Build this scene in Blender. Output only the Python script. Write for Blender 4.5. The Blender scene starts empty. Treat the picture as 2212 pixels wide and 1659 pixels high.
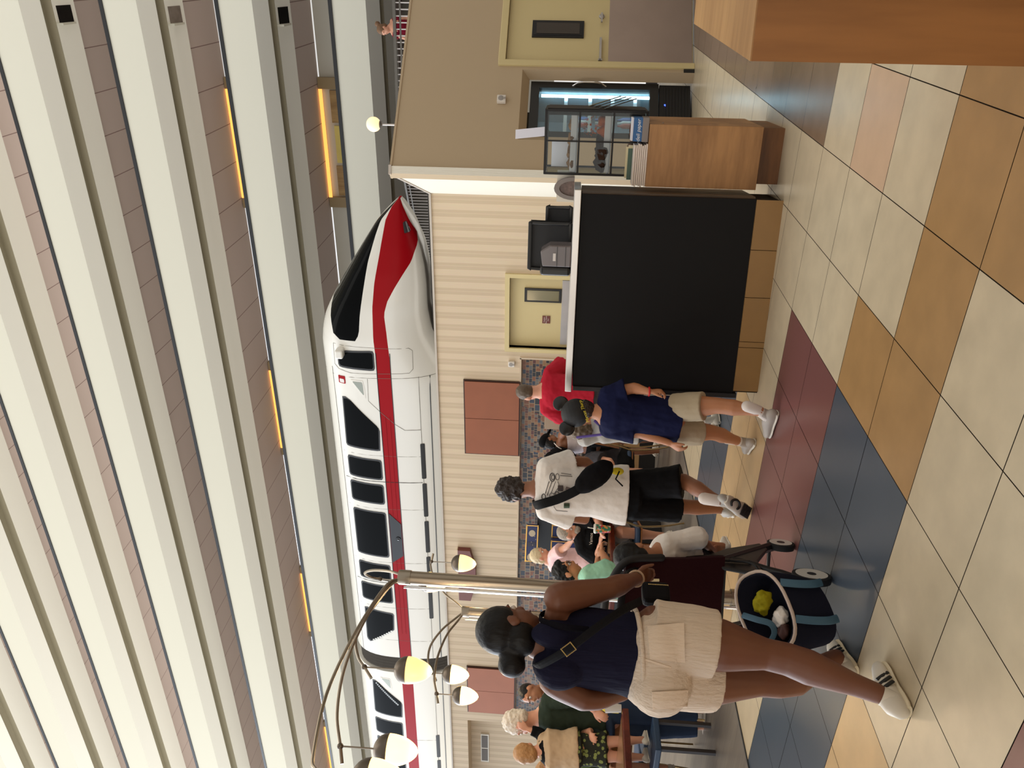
import bpy, bmesh, math, random
from mathutils import Vector, Matrix, Quaternion
random.seed(7)
SC = bpy.context.scene
COL = SC.collection
V = Vector
# ------------------------------------------------------------------ camera, sky, lights, exposure
F_PX = 1695.4; PITCH = 0.06296; ROLL = 0.046284; EYE = 1.33; HEAD = math.radians(28.62)
def from_cam(a, b):
    """direction in the place seen through the (upright) view offsets a right, b down"""
    X, Y, Z = a, 1.0, -b
    c, s = math.cos(PITCH), math.sin(PITCH)
    Y, Z = Y*c-Z*s, Y*s+Z*c
    cy, sy = math.cos(HEAD), math.sin(HEAD)
    return V((X*cy-Y*sy, X*sy+Y*cy, Z))
cr, sr = math.cos(ROLL), math.sin(ROLL)
def off(u, v): return from_cam(u*cr+v*sr, -u*sr+v*cr)
fwd = off(0, 0).normalized()
down = (off(0, 1)-off(0, 0)).normalized()      # the phone was turned on its side: picture right is down
right = (off(1, 0)-off(0, 0)).normalized()
cd = bpy.data.cameras.new('camera'); cam = bpy.data.objects.new('camera', cd); COL.objects.link(cam)
cam.matrix_world = Matrix(((down.x, right.x, -fwd.x, 0), (down.y, right.y, -fwd.y, 0), (down.z, right.z, -fwd.z, EYE), (0, 0, 0, 1)))
cd.sensor_fit = 'HORIZONTAL'; cd.sensor_width = 36; cd.lens = F_PX/2212*36; cd.clip_end = 300; cd.clip_start = .05
SC.camera = cam
SC.view_settings.view_transform = 'Standard'; SC.view_settings.look = 'None'
SC.view_settings.gamma = 1; SC.view_settings.use_curve_mapping = False
SC.view_settings.exposure = 0.13
W = bpy.data.worlds.new('atrium_light'); SC.world = W; W.use_nodes = True
nt = W.node_tree; nt.nodes.clear()
wo = nt.nodes.new('ShaderNodeOutputWorld'); bg = nt.nodes.new('ShaderNodeBackground')
tc = nt.nodes.new('ShaderNodeTexCoord'); sx = nt.nodes.new('ShaderNodeSeparateXYZ')
nt.links.new(tc.outputs['Generated'], sx.inputs[0])
# daylight enters through the glass gable at the far left end of the hall (-x) and the other end
r1 = nt.nodes.new('ShaderNodeMapRange'); r1.inputs[1].default_value = .35; r1.inputs[2].default_value = -.95
r1.inputs[3].default_value = 0; r1.inputs[4].default_value = 1
nt.links.new(sx.outputs[0], r1.inputs[0])
pw = nt.nodes.new('ShaderNodeMath'); pw.operation = 'POWER'; pw.inputs[1].default_value = 3.0
nt.links.new(r1.outputs[0], pw.inputs[0])
mx = nt.nodes.new('ShaderNodeMix'); mx.data_type = 'RGBA'
mx.inputs[6].default_value = (.65, .63, .59, 1); mx.inputs[7].default_value = (2.6, 2.9, 3.3, 1)
nt.links.new(pw.outputs[0], mx.inputs[0])
# added upward glow from below, standing in for floor bounce on balcony undersides
r2 = nt.nodes.new('ShaderNodeMapRange'); r2.inputs[1].default_value = .05; r2.inputs[2].default_value = -.25; r2.inputs[3].default_value = 0; r2.inputs[4].default_value = 1
nt.links.new(sx.outputs[2], r2.inputs[0])
m2 = nt.nodes.new('ShaderNodeMix'); m2.data_type = 'RGBA'; m2.inputs[7].default_value = (1.35, 1.28, 1.15, 1)
nt.links.new(r2.outputs[0], m2.inputs[0]); nt.links.new(mx.outputs[2], m2.inputs[6]); nt.links.new(m2.outputs[2], bg.inputs[0]); bg.inputs[1].default_value = 1.0
nt.links.new(bg.outputs[0], wo.inputs[0])
def area(name, loc, aim, sx_, sy_, power, col):
    l = bpy.data.lights.new(name, 'AREA'); l.shape = 'RECTANGLE'; l.size = sx_; l.size_y = sy_; l.energy = power; l.color = col
    o = bpy.data.objects.new(name, l); COL.objects.link(o); o.location = loc
    o.rotation_euler = (V(aim)-V(loc)).to_track_quat('-Z', 'Y').to_euler(); return o
area('gable_window_daylight', (-62, 12, 14), (0, 12, 6), 30, 24, 17000, (.86, .93, 1))
area('skylight_daylight', (-12, 9, 30), (-12, 10, 0), 46, 7, 1200, (1, .97, .9))

# ------------------------------------------------------------------ place -> helpers
def ray(x, y):
    return off((1659-y-829.5)/F_PX, (x-1106)/F_PX)
DEPTH = V((-math.sin(HEAD), math.cos(HEAD), 0)); EYEP = V((0, 0, EYE))
def atd(x, y, D):
    d = ray(x, y); return EYEP+d*(D/d.dot(DEPTH))
def onz(x, y, z=0.):
    d = ray(x, y); return EYEP+d*((z-EYE)/d.z)
def ony(x, y, Y):
    d = ray(x, y); return EYEP+d*(Y/d.y)

# ------------------------------------------------------------------ materials
MATS = {}
def lin(c):
    c = c/255.; return c/12.92 if c <= .04045 else ((c+.055)/1.055)**2.4
def rgb(r, g, b): return (lin(r), lin(g), lin(b), 1)
def mat(name, col, rough=.6, metal=0., noise=0., nscale=20., bump=0., bscale=60., emit=None, estr=1., spec=.5, stretch=None, coat=0.):
    if name in MATS: return MATS[name]
    if rough >= .75 and spec == .5: spec = .12
    m = bpy.data.materials.new(name); m.use_nodes = True; n = m.node_tree.nodes; L = m.node_tree.links
    p = n['Principled BSDF']; c = rgb(*col)
    p.inputs['Base Color'].default_value = c; p.inputs['Roughness'].default_value = rough; p.inputs['Metallic'].default_value = metal
    p.inputs['Specular IOR Level'].default_value = spec; p.inputs['Coat Weight'].default_value = coat
    t = n.new('ShaderNodeTexCoord'); mp = n.new('ShaderNodeMapping'); L.new(t.outputs['Object'], mp.inputs[0])
    if stretch: mp.inputs['Scale'].default_value = stretch
    if noise:
        z = n.new('ShaderNodeTexNoise'); z.inputs['Scale'].default_value = nscale; z.inputs['Detail'].default_value = 6
        L.new(mp.outputs[0], z.inputs[0])
        h = n.new('ShaderNodeMix'); h.data_type = 'RGBA'
        h.inputs[6].default_value = tuple(max(0, v*(1-noise)) for v in c[:3])+(1,)
        h.inputs[7].default_value = tuple(min(1, v*(1+noise)) for v in c[:3])+(1,)
        L.new(z.outputs[0], h.inputs[0]); L.new(h.outputs[2], p.inputs['Base Color'])
    if bump:
        z = n.new('ShaderNodeTexNoise'); z.inputs['Scale'].default_value = bscale; z.inputs['Detail'].default_value = 4
        L.new(mp.outputs[0], z.inputs[0])
        b = n.new('ShaderNodeBump'); b.inputs['Strength'].default_value = bump; b.inputs['Distance'].default_value = .02
        L.new(z.outputs[0], b.inputs['Height']); L.new(b.outputs[0], p.inputs['Normal'])
    if emit:
        p.inputs['Emission Color'].default_value = rgb(*emit); p.inputs['Emission Strength'].default_value = estr
    MATS[name] = m; return m
def wood(name, a, b, axis='z', scale=9., rough=.42):
    """wood laminate: grain stretched along one axis"""
    m = mat(name, a, rough); n = m.node_tree.nodes; L = m.node_tree.links; p = n['Principled BSDF']
    t = n.new('ShaderNodeTexCoord'); mp = n.new('ShaderNodeMapping'); L.new(t.outputs['Object'], mp.inputs[0])
    mp.inputs['Scale'].default_value = {'x': (.12, 1, 1), 'y': (1, .12, 1), 'z': (1, 1, .12)}[axis]
    z = n.new('ShaderNodeTexNoise'); z.inputs['Scale'].default_value = scale; z.inputs['Detail'].default_value = 8; z.inputs['Distortion'].default_value = .8
    z2 = n.new('ShaderNodeTexNoise'); z2.inputs['Scale'].default_value = scale*9; z2.inputs['Detail'].default_value = 3
    L.new(mp.outputs[0], z.inputs[0]); L.new(mp.outputs[0], z2.inputs[0])
    ad = n.new('ShaderNodeMath'); ad.operation = 'MULTIPLY_ADD'; ad.inputs[1].default_value = .35; L.new(z2.outputs[0], ad.inputs[0]); L.new(z.outputs[0], ad.inputs[2])
    r = n.new('ShaderNodeValToRGB'); r.color_ramp.elements[0].position = .48; r.color_ramp.elements[1].position = .86
    r.color_ramp.elements[0].color = rgb(*b); r.color_ramp.elements[1].color = rgb(*a)
    L.new(ad.outputs[0], r.inputs[0]); L.new(r.outputs[0], p.inputs['Base Color']); return m

# ------------------------------------------------------------------ mesh building
class MB:
    def __init__(s): s.v = []; s.f = []; s.m = []; s.mi = 0
    def add(s, vs, fs, mi=None):
        b = len(s.v); s.v += [tuple(v) for v in vs]; s.f += [tuple(b+i for i in f) for f in fs]; s.m += [s.mi if mi is None else mi]*len(fs); return s
    def box(s, x0, x1, y0, y1, z0, z1, mi=None):
        vs = [(x, y, z) for z in (z0, z1) for x, y in ((x0, y0), (x1, y0), (x1, y1), (x0, y1))]
        return s.add(vs, [(3, 2, 1, 0), (4, 5, 6, 7), (0, 1, 5, 4), (1, 2, 6, 5), (2, 3, 7, 6), (3, 0, 4, 7)], mi)
    def fbox(s, fr, x0, x1, y0, y1, z0, z1, mi=None):
        """box in frame fr=(origin, ex, ey, ez)"""
        o, ex, ey, ez = fr
        vs = [o+ex*x+ey*y+ez*z for z in (z0, z1) for x, y in ((x0, y0), (x1, y0), (x1, y1), (x0, y1))]
        return s.add(vs, [(3, 2, 1, 0), (4, 5, 6, 7), (0, 1, 5, 4), (1, 2, 6, 5), (2, 3, 7, 6), (3, 0, 4, 7)], mi)
    def bar(s, a, b, w, h=None, up=V((0, 0, 1))):
        a, b = V(a), V(b); d = (b-a); L = d.length; d = d/L; h = h or w
        sd = d.cross(up)
        if sd.length < 1e-4: sd = d.cross(V((1, 0, 0)))
        sd.normalize(); u2 = sd.cross(d)
        return s.fbox((a, d, sd, u2), 0, L, -w/2, w/2, -h/2, h/2)
    def tube(s, pts, r, n=10, caps='flat', rx=None, side=None, mi=None):
        """tube along pts; r radius (number or list); rx = second half axis list across 'side'"""
        pts = [V(p) for p in pts]; N = len(pts)
        rs = r if isinstance(r, (list, tuple)) else [r]*N
        r2 = rx if rx is not None else rs
        if not isinstance(r2, (list, tuple)): r2 = [r2]*N
        T = []
        for i in range(N):
            t = pts[min(i+1, N-1)]-pts[max(i-1, 0)]
            T.append(t.normalized() if t.length > 1e-9 else V((0, 0, 1)))
        if side is None:
            a = T[0].cross(V((0, 0, 1)))
            if a.length < .1: a = T[0].cross(V((0, 1, 0)))
            a.normalize()
        rings = []; cur = V(side) if side is not None and not isinstance(side, list) else (None if side is not None else a)
        for i in range(N):
            if isinstance(side, list): cur = V(side[i])
            cur = cur-T[i]*cur.dot(T[i]); cur.normalize(); b = T[i].cross(cur)
            rings.append((pts[i], cur.copy(), b, rs[i], r2[i], T[i]))
        if caps == 'round':
            p, c, b, ra, rb, t = rings[0]; k = min(ra, rb); pre = [(p-t*k*math.sin(w), c, b, ra*math.cos(w), rb*math.cos(w), t) for w in (1.35, 1.0, .55)]
            p, c, b, ra, rb, t = rings[-1]; k = min(ra, rb); post = [(p+t*k*math.sin(w), c, b, ra*math.cos(w), rb*math.cos(w), t) for w in (.55, 1.0, 1.35)]
            rings = pre+rings+post
        vs = []; 
        for p, c, b, ra, rb, t in rings:
            vs += [p+c*(ra*math.cos(2*math.pi*k/n))+b*(rb*math.sin(2*math.pi*k/n)) for k in range(n)]
        M = len(rings)
        fs = [(i*n+k, i*n+(k+1) % n, (i+1)*n+(k+1) % n, (i+1)*n+k) for i in range(M-1) for k in range(n)]
        if caps: fs += [tuple(range(n-1, -1, -1)), tuple((M-1)*n+k for k in range(n))]
        return s.add(vs, fs, mi)
    def ell(s, c, r, n=16, m=10, ax=None, mi=None):
        """ellipsoid; r=(rx,ry,rz) along ax=(ex,ey,ez)"""
        c = V(c); ex, ey, ez = ax or (V((1, 0, 0)), V((0, 1, 0)), V((0, 0, 1)))
        if not isinstance(r, (list, tuple)): r = (r, r, r)
        vs = [c-ez*r[2]]
        for i in range(1, m):
            a = -math.pi/2+math.pi*i/m
            vs += [c+ex*(r[0]*math.cos(a)*math.cos(2*math.pi*k/n))+ey*(r[1]*math.cos(a)*math.sin(2*math.pi*k/n))+ez*(r[2]*math.sin(a)) for k in range(n)]
        vs.append(c+ez*r[2]); e = len(vs)-1
        fs = [(0, 1+(k+1) % n, 1+k) for k in range(n)]+[(1+i*n+k, 1+i*n+(k+1) % n, 1+(i+1)*n+(k+1) % n, 1+(i+1)*n+k) for i in range(m-2) for k in range(n)]
        fs += [(1+(m-2)*n+k, 1+(m-2)*n+(k+1) % n, e) for k in range(n)]
        return s.add(vs, fs, mi)
    def lathe(s, prof, o=(0, 0, 0), n=20, ax=None, mi=None):
        """prof [(r,z)]"""
        o = V(o); ex, ey, ez = ax or (V((1, 0, 0)), V((0, 1, 0)), V((0, 0, 1)))
        vs = [o+ex*(r*math.cos(2*math.pi*k/n))+ey*(r*math.sin(2*math.pi*k/n))+ez*z for r, z in prof for k in range(n)]
        M = len(prof)
        fs = [(i*n+k, i*n+(k+1) % n, (i+1)*n+(k+1) % n, (i+1)*n+k) for i in range(M-1) for k in range(n)]
        if prof[0][0] > 1e-5: fs.append(tuple(range(n-1, -1, -1)))
        if prof[-1][0] > 1e-5: fs.append(tuple((M-1)*n+k for k in range(n)))
        return s.add(vs, fs, mi)
    def prism(s, poly, fr, t0, t1, mi=None):
        """polygon [(a,b)] in frame ex,ey extruded along ez from t0 to t1"""
        o, ex, ey, ez = fr; n = len(poly)
        vs = [o+ex*a+ey*b+ez*t for t in (t0, t1) for a, b in poly]
        fs = [tuple(range(n-1, -1, -1)), tuple(n+i for i in range(n))]+[(i, (i+1) % n, n+(i+1) % n, n+i) for i in range(n)]
        return s.add(vs, fs, mi)
    def mesh(s, name, mats, smooth=False):
        me = bpy.data.meshes.new(name); me.from_pydata(s.v, [], s.f)
        for m in (mats if isinstance(mats, (list, tuple)) else [mats]): me.materials.append(m)
        me.polygons.foreach_set('material_index', s.m)
        b = bmesh.new(); b.from_mesh(me); bmesh.ops.remove_doubles(b, verts=b.verts, dist=1e-5); bmesh.ops.recalc_face_normals(b, faces=b.faces); b.to_mesh(me); b.free()
        if smooth:
            me.polygons.foreach_set('use_smooth', [True]*len(me.polygons))
            try: me.set_sharp_from_angle(angle=math.radians(smooth if smooth is not True else 40))
            except Exception: pass
        return me
    def build(s, name, mats, parent=None, smooth=False, bevel=0, seg=2):
        o = bpy.data.objects.new(name, s.mesh(name, mats, smooth)); COL.objects.link(o)
        if parent: put(o, parent)
        if bevel:
            md = o.modifiers.new('bevel', 'BEVEL'); md.width = bevel; md.segments = seg; md.limit_method = 'ANGLE'; md.angle_limit = .6
        return o
def put(o, parent):
    o.parent = parent; o.matrix_parent_inverse = parent.matrix_world.inverted()
def tag(o, label=None, cat=None, group=None, kind=None):
    if label: o['label'] = label
    if cat: o['category'] = cat
    if group: o['group'] = group
    if kind: o['kind'] = kind
    return o
def thing(name, label, cat, loc=(0, 0, 0), group=None):
    o = bpy.data.objects.new(name, None); COL.objects.link(o); o.location = loc; o.empty_display_size = .1
    o.matrix_world = Matrix.Translation(V(loc))
    return tag(o, label, cat, group)
def struct(o): o['kind'] = 'structure'; return o
def rot_fr(o, ang):
    c, s = math.cos(ang), math.sin(ang); return (V(o), V((c, s, 0)), V((-s, c, 0)), V((0, 0, 1)))
def arc(pts, k=6):
    """smooth Catmull-Rom polyline"""
    P = [V(p) for p in pts]; P = [P[0]*2-P[1]]+P+[P[-1]*2-P[-2]]; out = []
    for i in range(1, len(P)-2):
        for j in range(k):
            t = j/k; a, b, c, d = P[i-1:i+3]
            out.append(.5*((2*b)+(c-a)*t+(2*a-5*b+4*c-d)*t*t+(3*b-a-3*c+d)*t**3))
    out.append(P[-2]); return out
def text(name, body, size, fr, m, parent=None, ext=.001, shear=0., align='CENTER'):
    """lettering as a mesh standing in frame fr (ex reading direction, ey up)"""
    c = bpy.data.curves.new(name, 'FONT'); c.body = body; c.size = size; c.extrude = ext; c.shear = shear; c.align_x = align; c.align_y = 'CENTER'
    t = bpy.data.objects.new(name, c); COL.objects.link(t)
    dg = bpy.context.evaluated_depsgraph_get(); dg.update()
    me = bpy.data.meshes.new_from_object(t.evaluated_get(dg)); bpy.data.objects.remove(t); me.materials.clear(); me.materials.append(m)
    o_, ex, ey, ez = fr
    me.transform(Matrix(((ex.x, ey.x, ez.x, o_.x), (ex.y, ey.y, ez.y, o_.y), (ex.z, ey.z, ez.z, o_.z), (0, 0, 0, 1))))
    o = bpy.data.objects.new(name, me); COL.objects.link(o)
    if parent: put(o, parent)
    return o
X_, Y_, Z_ = V((1, 0, 0)), V((0, 1, 0)), V((0, 0, 1))

area('added_front_fill', (-1.5, -6.5, 3.3), (-3, 6, 1.0), 11, 2.2, 260, (1, .93, .82))  # unseen fill added to brighten surfaces that face the camera
area('added_overhead_fill', (-8, 5.5, 7.5), (-8, 6.5, 0), 9, 5, 150, (1, .88, .72))  # overhead fill added above the dining area, no fitting built
# ================================================================== FLOOR
T = .4666; GX, GY = -.871, 4.382
def tile_mat(name, col, rough=.3, var=.2):
    return mat(name, col, rough, noise=var, nscale=7, spec=.45)
FM = [mat('floor_grout', (52, 44, 38), .8), tile_mat('tile_sand', (190, 174, 146)), tile_mat('tile_ochre', (160, 124, 80)), tile_mat('tile_maroon', (112, 72, 68), var=.06),
      tile_mat('tile_slate', (68, 77, 88), var=.06), tile_mat('tile_rose', (190, 160, 132), var=.16), tile_mat('tile_taupe', (120, 100, 82), .25), tile_mat('tile_tan', (186, 156, 114))]
def tile_kind(a, b):
    if a >= 2:
        if -8 <= b < -4: return (3 if (a in (4, 5) and b == -5) else 1)
        if -4 <= b < -2: return 4
        if -2 <= b < 0: return 7 if a >= 4 else 1
        if 0 <= b < 2: return 3 if a < 6 else 1
        if 2 <= b < 4: return 4
        if 4 <= b < 6: return 7 if a >= 4 else 1
        if b >= 6: return 3
        return 1
    if a <= -1:
        if b <= -1: return 6
        if b == 1 and a == -1: return 5
        if b >= 3: return 2
        return 1
    if a == 0: return 2 if b == 3 else 1
    return 2 if b in (2, 3) else 1
f = MB(); f.mi = 0
f.add([(-4.604, -3, -.004), (6, -3, -.004), (6, 16, -.004), (-4.604, 16, -.004)], [(0, 1, 2, 3)])
g = .0022
for a in range(-13, 8):
    for b in range(-20, 15):
        x1 = GX-a*T; x0 = x1-T; y1 = GY-b*T; y0 = y1-T
        f.add([(x0+g, y0+g, 0), (x1-g, y0+g, 0), (x1-g, y1-g, 0), (x0+g, y1-g, 0)], [(0, 1, 2, 3)], tile_kind(a, b))
struct(f.build('floor', FM))
# wood plank floor of the dining area
wp = wood('plank_floor', (126, 116, 104), (84, 76, 70), 'x', 3.2, .38)
q = MB().box(-22, -4.604, -3, 16, -.05, .0)
struct(q.build('floor', wp))
q = MB().box(-4.618, -4.60, -3, 16, -.04, .006); struct(q.build('trim_1', mat('floor_edge_strip', (30, 27, 26), .6)))
q = MB().box(-7.35, -6.55, 6.2, 11.0, .0, .004); struct(q.build('floor', FM[1]))
q = MB().box(-7.85, -7.352, 6.2, 11.0, .0, .004); struct(q.build('floor', FM[3]))

# ================================================================== WALLS OF THE RESTAURANT
WT = 3.31
def stripe_mat(name, c1, c2, axis=0):
    m = mat(name, c1, .7); n = m.node_tree.nodes; L = m.node_tree.links; p = n['Principled BSDF']
    t = n.new('ShaderNodeTexCoord'); s = n.new('ShaderNodeSeparateXYZ'); L.new(t.outputs['Object'], s.inputs[0])
    d = n.new('ShaderNodeMath'); d.operation = 'MULTIPLY'; d.inputs[1].default_value = 1/.2; L.new(s.outputs[axis], d.inputs[0])
    fr = n.new('ShaderNodeMath'); fr.operation = 'FRACT'; L.new(d.outputs[0], fr.inputs[0])
    r = n.new('ShaderNodeValToRGB'); r.color_ramp.interpolation = 'CONSTANT'; e = r.color_ramp.elements
    mid = tuple((a+b)//2 for a, b in zip(c1, c2))
    e[0].position = 0; e[0].color = rgb(*c1); e[1].position = .48; e[1].color = rgb(*c2)
    x = e.new(.72); x.color = rgb(*mid); x = e.new(.80); x.color = rgb(*c2)
    L.new(fr.outputs[0], r.inputs[0])
    mp = n.new('ShaderNodeMapping'); mp.inputs['Scale'].default_value = (30, 30, 1.2); L.new(t.outputs['Object'], mp.inputs[0])
    z = n.new('ShaderNodeTexNoise'); z.inputs['Scale'].default_value = 3; L.new(mp.outputs[0], z.inputs[0])
    h = n.new('ShaderNodeMix'); h.data_type = 'RGBA'; h.blend_type = 'OVERLAY'; h.inputs[0].default_value = .07; L.new(r.outputs[0], h.inputs[6]); L.new(z.outputs[1], h.inputs[7])
    L.new(h.outputs[2], p.inputs['Base Color']); return m
M_STR = stripe_mat('striped_wallpaper', (210, 190, 162), (197, 176, 148))
M_TAN = mat('tan_wall_paint', (184, 164, 136), .75, bump=.05, bscale=200)
M_CREAM = mat('cream_door_paint', (206, 188, 138), .5)
M_TRIM = mat('beige_trim', (196, 176, 150), .6)
M_STEEL = mat('brushed_steel', (176, 172, 170), .38, .9, noise=.12, nscale=6, stretch=(1, 1, .1))
M_BLK = mat('black_plastic', (14, 14, 15), .35)
M_BLKM = mat('black_matte', (20, 19, 20), .6)
# striped wall, y=11, with mosaic recess below 2 m from x=-5.5 to -13.9
mos = mat('mosaic_tile', (150, 90, 60), .3); n = mos.node_tree.nodes; L = mos.node_tree.links
t = n.new('ShaderNodeTexCoord'); mp = n.new('ShaderNodeMapping'); mp.inputs['Rotation'].default_value = (math.pi/2, 0, 0); L.new(t.outputs['Object'], mp.inputs[0])
cols = [(40, 22, 20), (132, 96, 62), (38, 48, 66), (86, 38, 28), (96, 92, 88), (24, 24, 30), (124, 72, 38)]
prev = None
for k, (sc, th) in enumerate(((9.5, .0), (22., .5))):
    vo = n.new('ShaderNodeTexBrick'); vo.offset = .37+.2*k; vo.squash = .6; vo.squash_frequency = 3; vo.offset_frequency = 2
    vo.inputs['Color1'].default_value = (0, 0, 0, 1); vo.inputs['Color2'].default_value = (1, 1, 1, 1); vo.inputs['Mortar'].default_value = (.5, .5, .5, 1)
    vo.inputs['Scale'].default_value = sc*.36; vo.inputs['Mortar Size'].default_value = .022; vo.inputs['Brick Width'].default_value = .42+.2*k; vo.inputs['Row Height'].default_value = .3+.12*k; vo.inputs['Bias'].default_value = 0
    L.new(mp.outputs[0], vo.inputs[0])
    r = n.new('ShaderNodeValToRGB'); r.color_ramp.interpolation = 'CONSTANT'; e = r.color_ramp.elements
    e[0].position = 0; e[0].color = rgb(*cols[0]); e[1].position = .16; e[1].color = rgb(*cols[1])
    for i, c in enumerate(cols[2:]): x = e.new(.3+.14*i); x.color = rgb(*c)
    L.new(vo.outputs[0], r.inputs[0])
    mo = n.new('ShaderNodeMix'); mo.data_type = 'RGBA'; L.new(vo.outputs[1], mo.inputs[0]); L.new(r.outputs[0], mo.inputs[6]); mo.inputs[7].default_value = rgb(150, 124, 92)
    if prev is None: prev = mo
    else:
        ck = n.new('ShaderNodeTexVoronoi'); ck.feature = 'F1'; ck.distance = 'CHEBYCHEV'; ck.inputs['Scale'].default_value = 3.1; ck.inputs['Randomness'].default_value = .9; L.new(mp.outputs[0], ck.inputs[0])
        gt = n.new('ShaderNodeMath'); gt.operation = 'GREATER_THAN'; gt.inputs[1].default_value = .5; L.new(ck.outputs[1], gt.inputs[0])
        fx = n.new('ShaderNodeMix'); fx.data_type = 'RGBA'; L.new(gt.outputs[0], fx.inputs[0]); L.new(prev.outputs[2], fx.inputs[6]); L.new(mo.outputs[2], fx.inputs[7]); L.new(fx.outputs[2], n['Principled BSDF'].inputs['Base Color'])
w = MB()
w.box(-4.19, -2.95, 11, 11.3, 0, WT); w.box(-5.35, -4.19, 11, 11.3, 2.17, WT); w.box(-5.53, -5.35, 11, 11.3, 0, WT)
w.box(-14.0, -5.53, 11, 11.3, 2.0, WT); w.box(-14.08, -14.0, 11, 11.3, 0, WT); w.box(-14.08, -14.0, 11.3, 11.5, 0, WT)
w.box(-20, -14.08, 11.5, 11.7, 0, 2.97); w.box(-20, -14.08, 11, 11.7, 2.97, WT)
struct(w.build('wall_back', M_STR))
struct(MB().box(-14.0, -5.53, 11.12, 11.3, 0, 2.0).build('wall_back_lower', mos))
t1 = MB().box(-20, -2.95, 10.97, 11.31, WT, WT+.03); struct(t1.build('trim_2', mat('wall_cap', (190, 180, 168), .5)))
t1 = MB().box(-14.0, -5.53, 10.985, 11.12, 1.975, 2.0).box(-5.545, -5.515, 10.985, 11.12, 0, 2.0).box(-4.2, -4.17, 10.97, 11.0, 0, .1); struct(t1.build('trim_3', M_TRIM))
# unseen low lobby behind and beside the camera, added to block ambient light
M_LOB = mat('lobby_paint', (190, 178, 160), .8)
struct(MB().box(-9, 8, -9, .8, 3.5, 3.8).build('ceiling', M_LOB)); struct(MB().box(7.2, 7.4, -9, 15, -.1, 3.8).build('wall_side', M_LOB))
struct(MB().box(-16, 7.2, -9, -3, -.1, -.004).build('floor', FM[7]))
# door in the striped wall
d = MB().box(-5.41, -5.35, 10.96, 11.2, 0, 2.24).box(-4.19, -4.13, 10.96, 11.2, 0, 2.24).box(-5.35, -4.19, 10.96, 11.2, 2.17, 2.24)
struct(d.build('trim_4', M_CREAM))
dr = struct(MB().box(-5.35, -4.19, 11.08, 11.13, 0.01, 2.17).build('door_1', M_CREAM))
MB().box(-4.60, -4.38, 11.055, 11.085, 1.39, 1.95).build('window_frame', M_BLK, dr)
MB().box(-4.57, -4.41, 11.05, 11.058, 1.43, 1.91).build('window_pane', mat('door_glass', (120, 112, 82), .12), dr)
MB().box(-5.30, -4.24, 11.068, 11.085, .03, 1.385).build('kick_plate', M_STEEL, dr)
sg = MB().box(-4.95, -4.83, 11.068, 11.082, 1.55, 1.67).build('door_sign', mat('maroon_sign', (104, 44, 34), .4), dr)
for k, s_ in enumerate(('Caution', 'Door Opens', 'Out')):
    text('sign_lettering', s_, .026, (V((-4.89, 11.066, 1.64-.03*k)), X_, Z_, -Y_), mat('sign_white', (225, 215, 205), .5), sg)
# copper wall panels, notice box, grille, small speaker
cop = mat('copper_panel', (136, 80, 54), .36, .5, noise=.12, nscale=3)
def copper(x0, x1, z0, z1, lab):
    t = thing('wall_panel', lab, 'wall panel', ((x0+x1)/2, 10.97, z0), 'copper wall panels')
    xm = (x0+x1)/2
    MB().box(x0, xm-.004, 10.955, 10.998, z0, z1).build('left_leaf', cop, t); MB().box(xm+.004, x1, 10.955, 10.998, z0, z1).build('right_leaf', cop, t)
    MB().box(x0-.02, x1+.02, 10.97, 10.999, z0-.02, z1+.02).build('dark_edge', mat('dark_bronze', (60, 34, 24), .5, .4), t)  # dark rim a little wider than the panel
copper(-7.34, -5.97, 2.0, 2.88, 'copper coloured wall panel beside the small white wall speaker, right of the pair')
copper(-13.76, -12.47, 2.0, 2.94, 'copper coloured wall panel above the white-haired man, left of the pair')
nb = thing('wall_box', 'dark red box with angled sides on the striped wall behind the lamp pole', 'wall box', (-10, 10.98, 2.7))
MB().prism([(-10.62, 3.06), (-9.42, 3.06), (-9.42, 2.84), (-9.85, 2.74), (-10.2, 2.74), (-10.62, 2.84)], (V((0, 10.9, 0)), X_, Z_, Y_), 0, .1).build('front', mat('maroon_lacquer', (112, 60, 52), .45), nb)
MB().box(-10.63, -9.41, 10.9, 11, 3.06, 3.075).build('top_edge', M_TRIM, nb)
gr = thing('wall_grille', 'white framed double air grille in the striped wall above the blond child', 'vent', (-15.5, 11.49, 2.6))
MB().box(-16.04, -15.11, 11.47, 11.5, 2.575, 2.755).build('frame', mat('white_paint', (222, 218, 208), .5), gr)
g_ = MB()
for k in range(8): g_.box(-15.99, -15.60, 11.46, 11.475, 2.605+.016*k, 2.613+.016*k); g_.box(-15.55, -15.16, 11.46, 11.475, 2.605+.016*k, 2.613+.016*k)
MB().box(-15.99, -15.60, 11.464, 11.474, 2.6, 2.735).box(-15.55, -15.16, 11.464, 11.474, 2.6, 2.735).build('slot', mat('grille_dark', (90, 84, 80), .7), gr)
g_.build('slat', mat('grille_grey', (126, 118, 112), .6), gr)
def wall_speaker(fr, lab):
    t = thing('wall_speaker', lab, 'speaker', fr[0], 'small white wall speakers')
    MB().fbox(fr, -.045, .045, -.05, 0, -.05, .05).build('case', mat('white_plastic', (214, 206, 196), .4), t, bevel=.008)
    MB().lathe([(.033, 0), (.03, .004), (0, .006)], fr[0]-fr[2]*.05+fr[3]*.006, 20, (fr[1], fr[3], -fr[2])).build('grille', mat('speaker_grey', (150, 144, 138), .6), t)
    MB().fbox(fr, -.012, .012, -.056, -.05, -.046, -.03).build('bracket', mat('speaker_grey', (150, 144, 138), .6), t)
wall_speaker((V((-5.63, 10.998, 2.13)), X_, Y_, Z_), 'small white speaker on the striped wall beside the mosaic corner')
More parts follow.
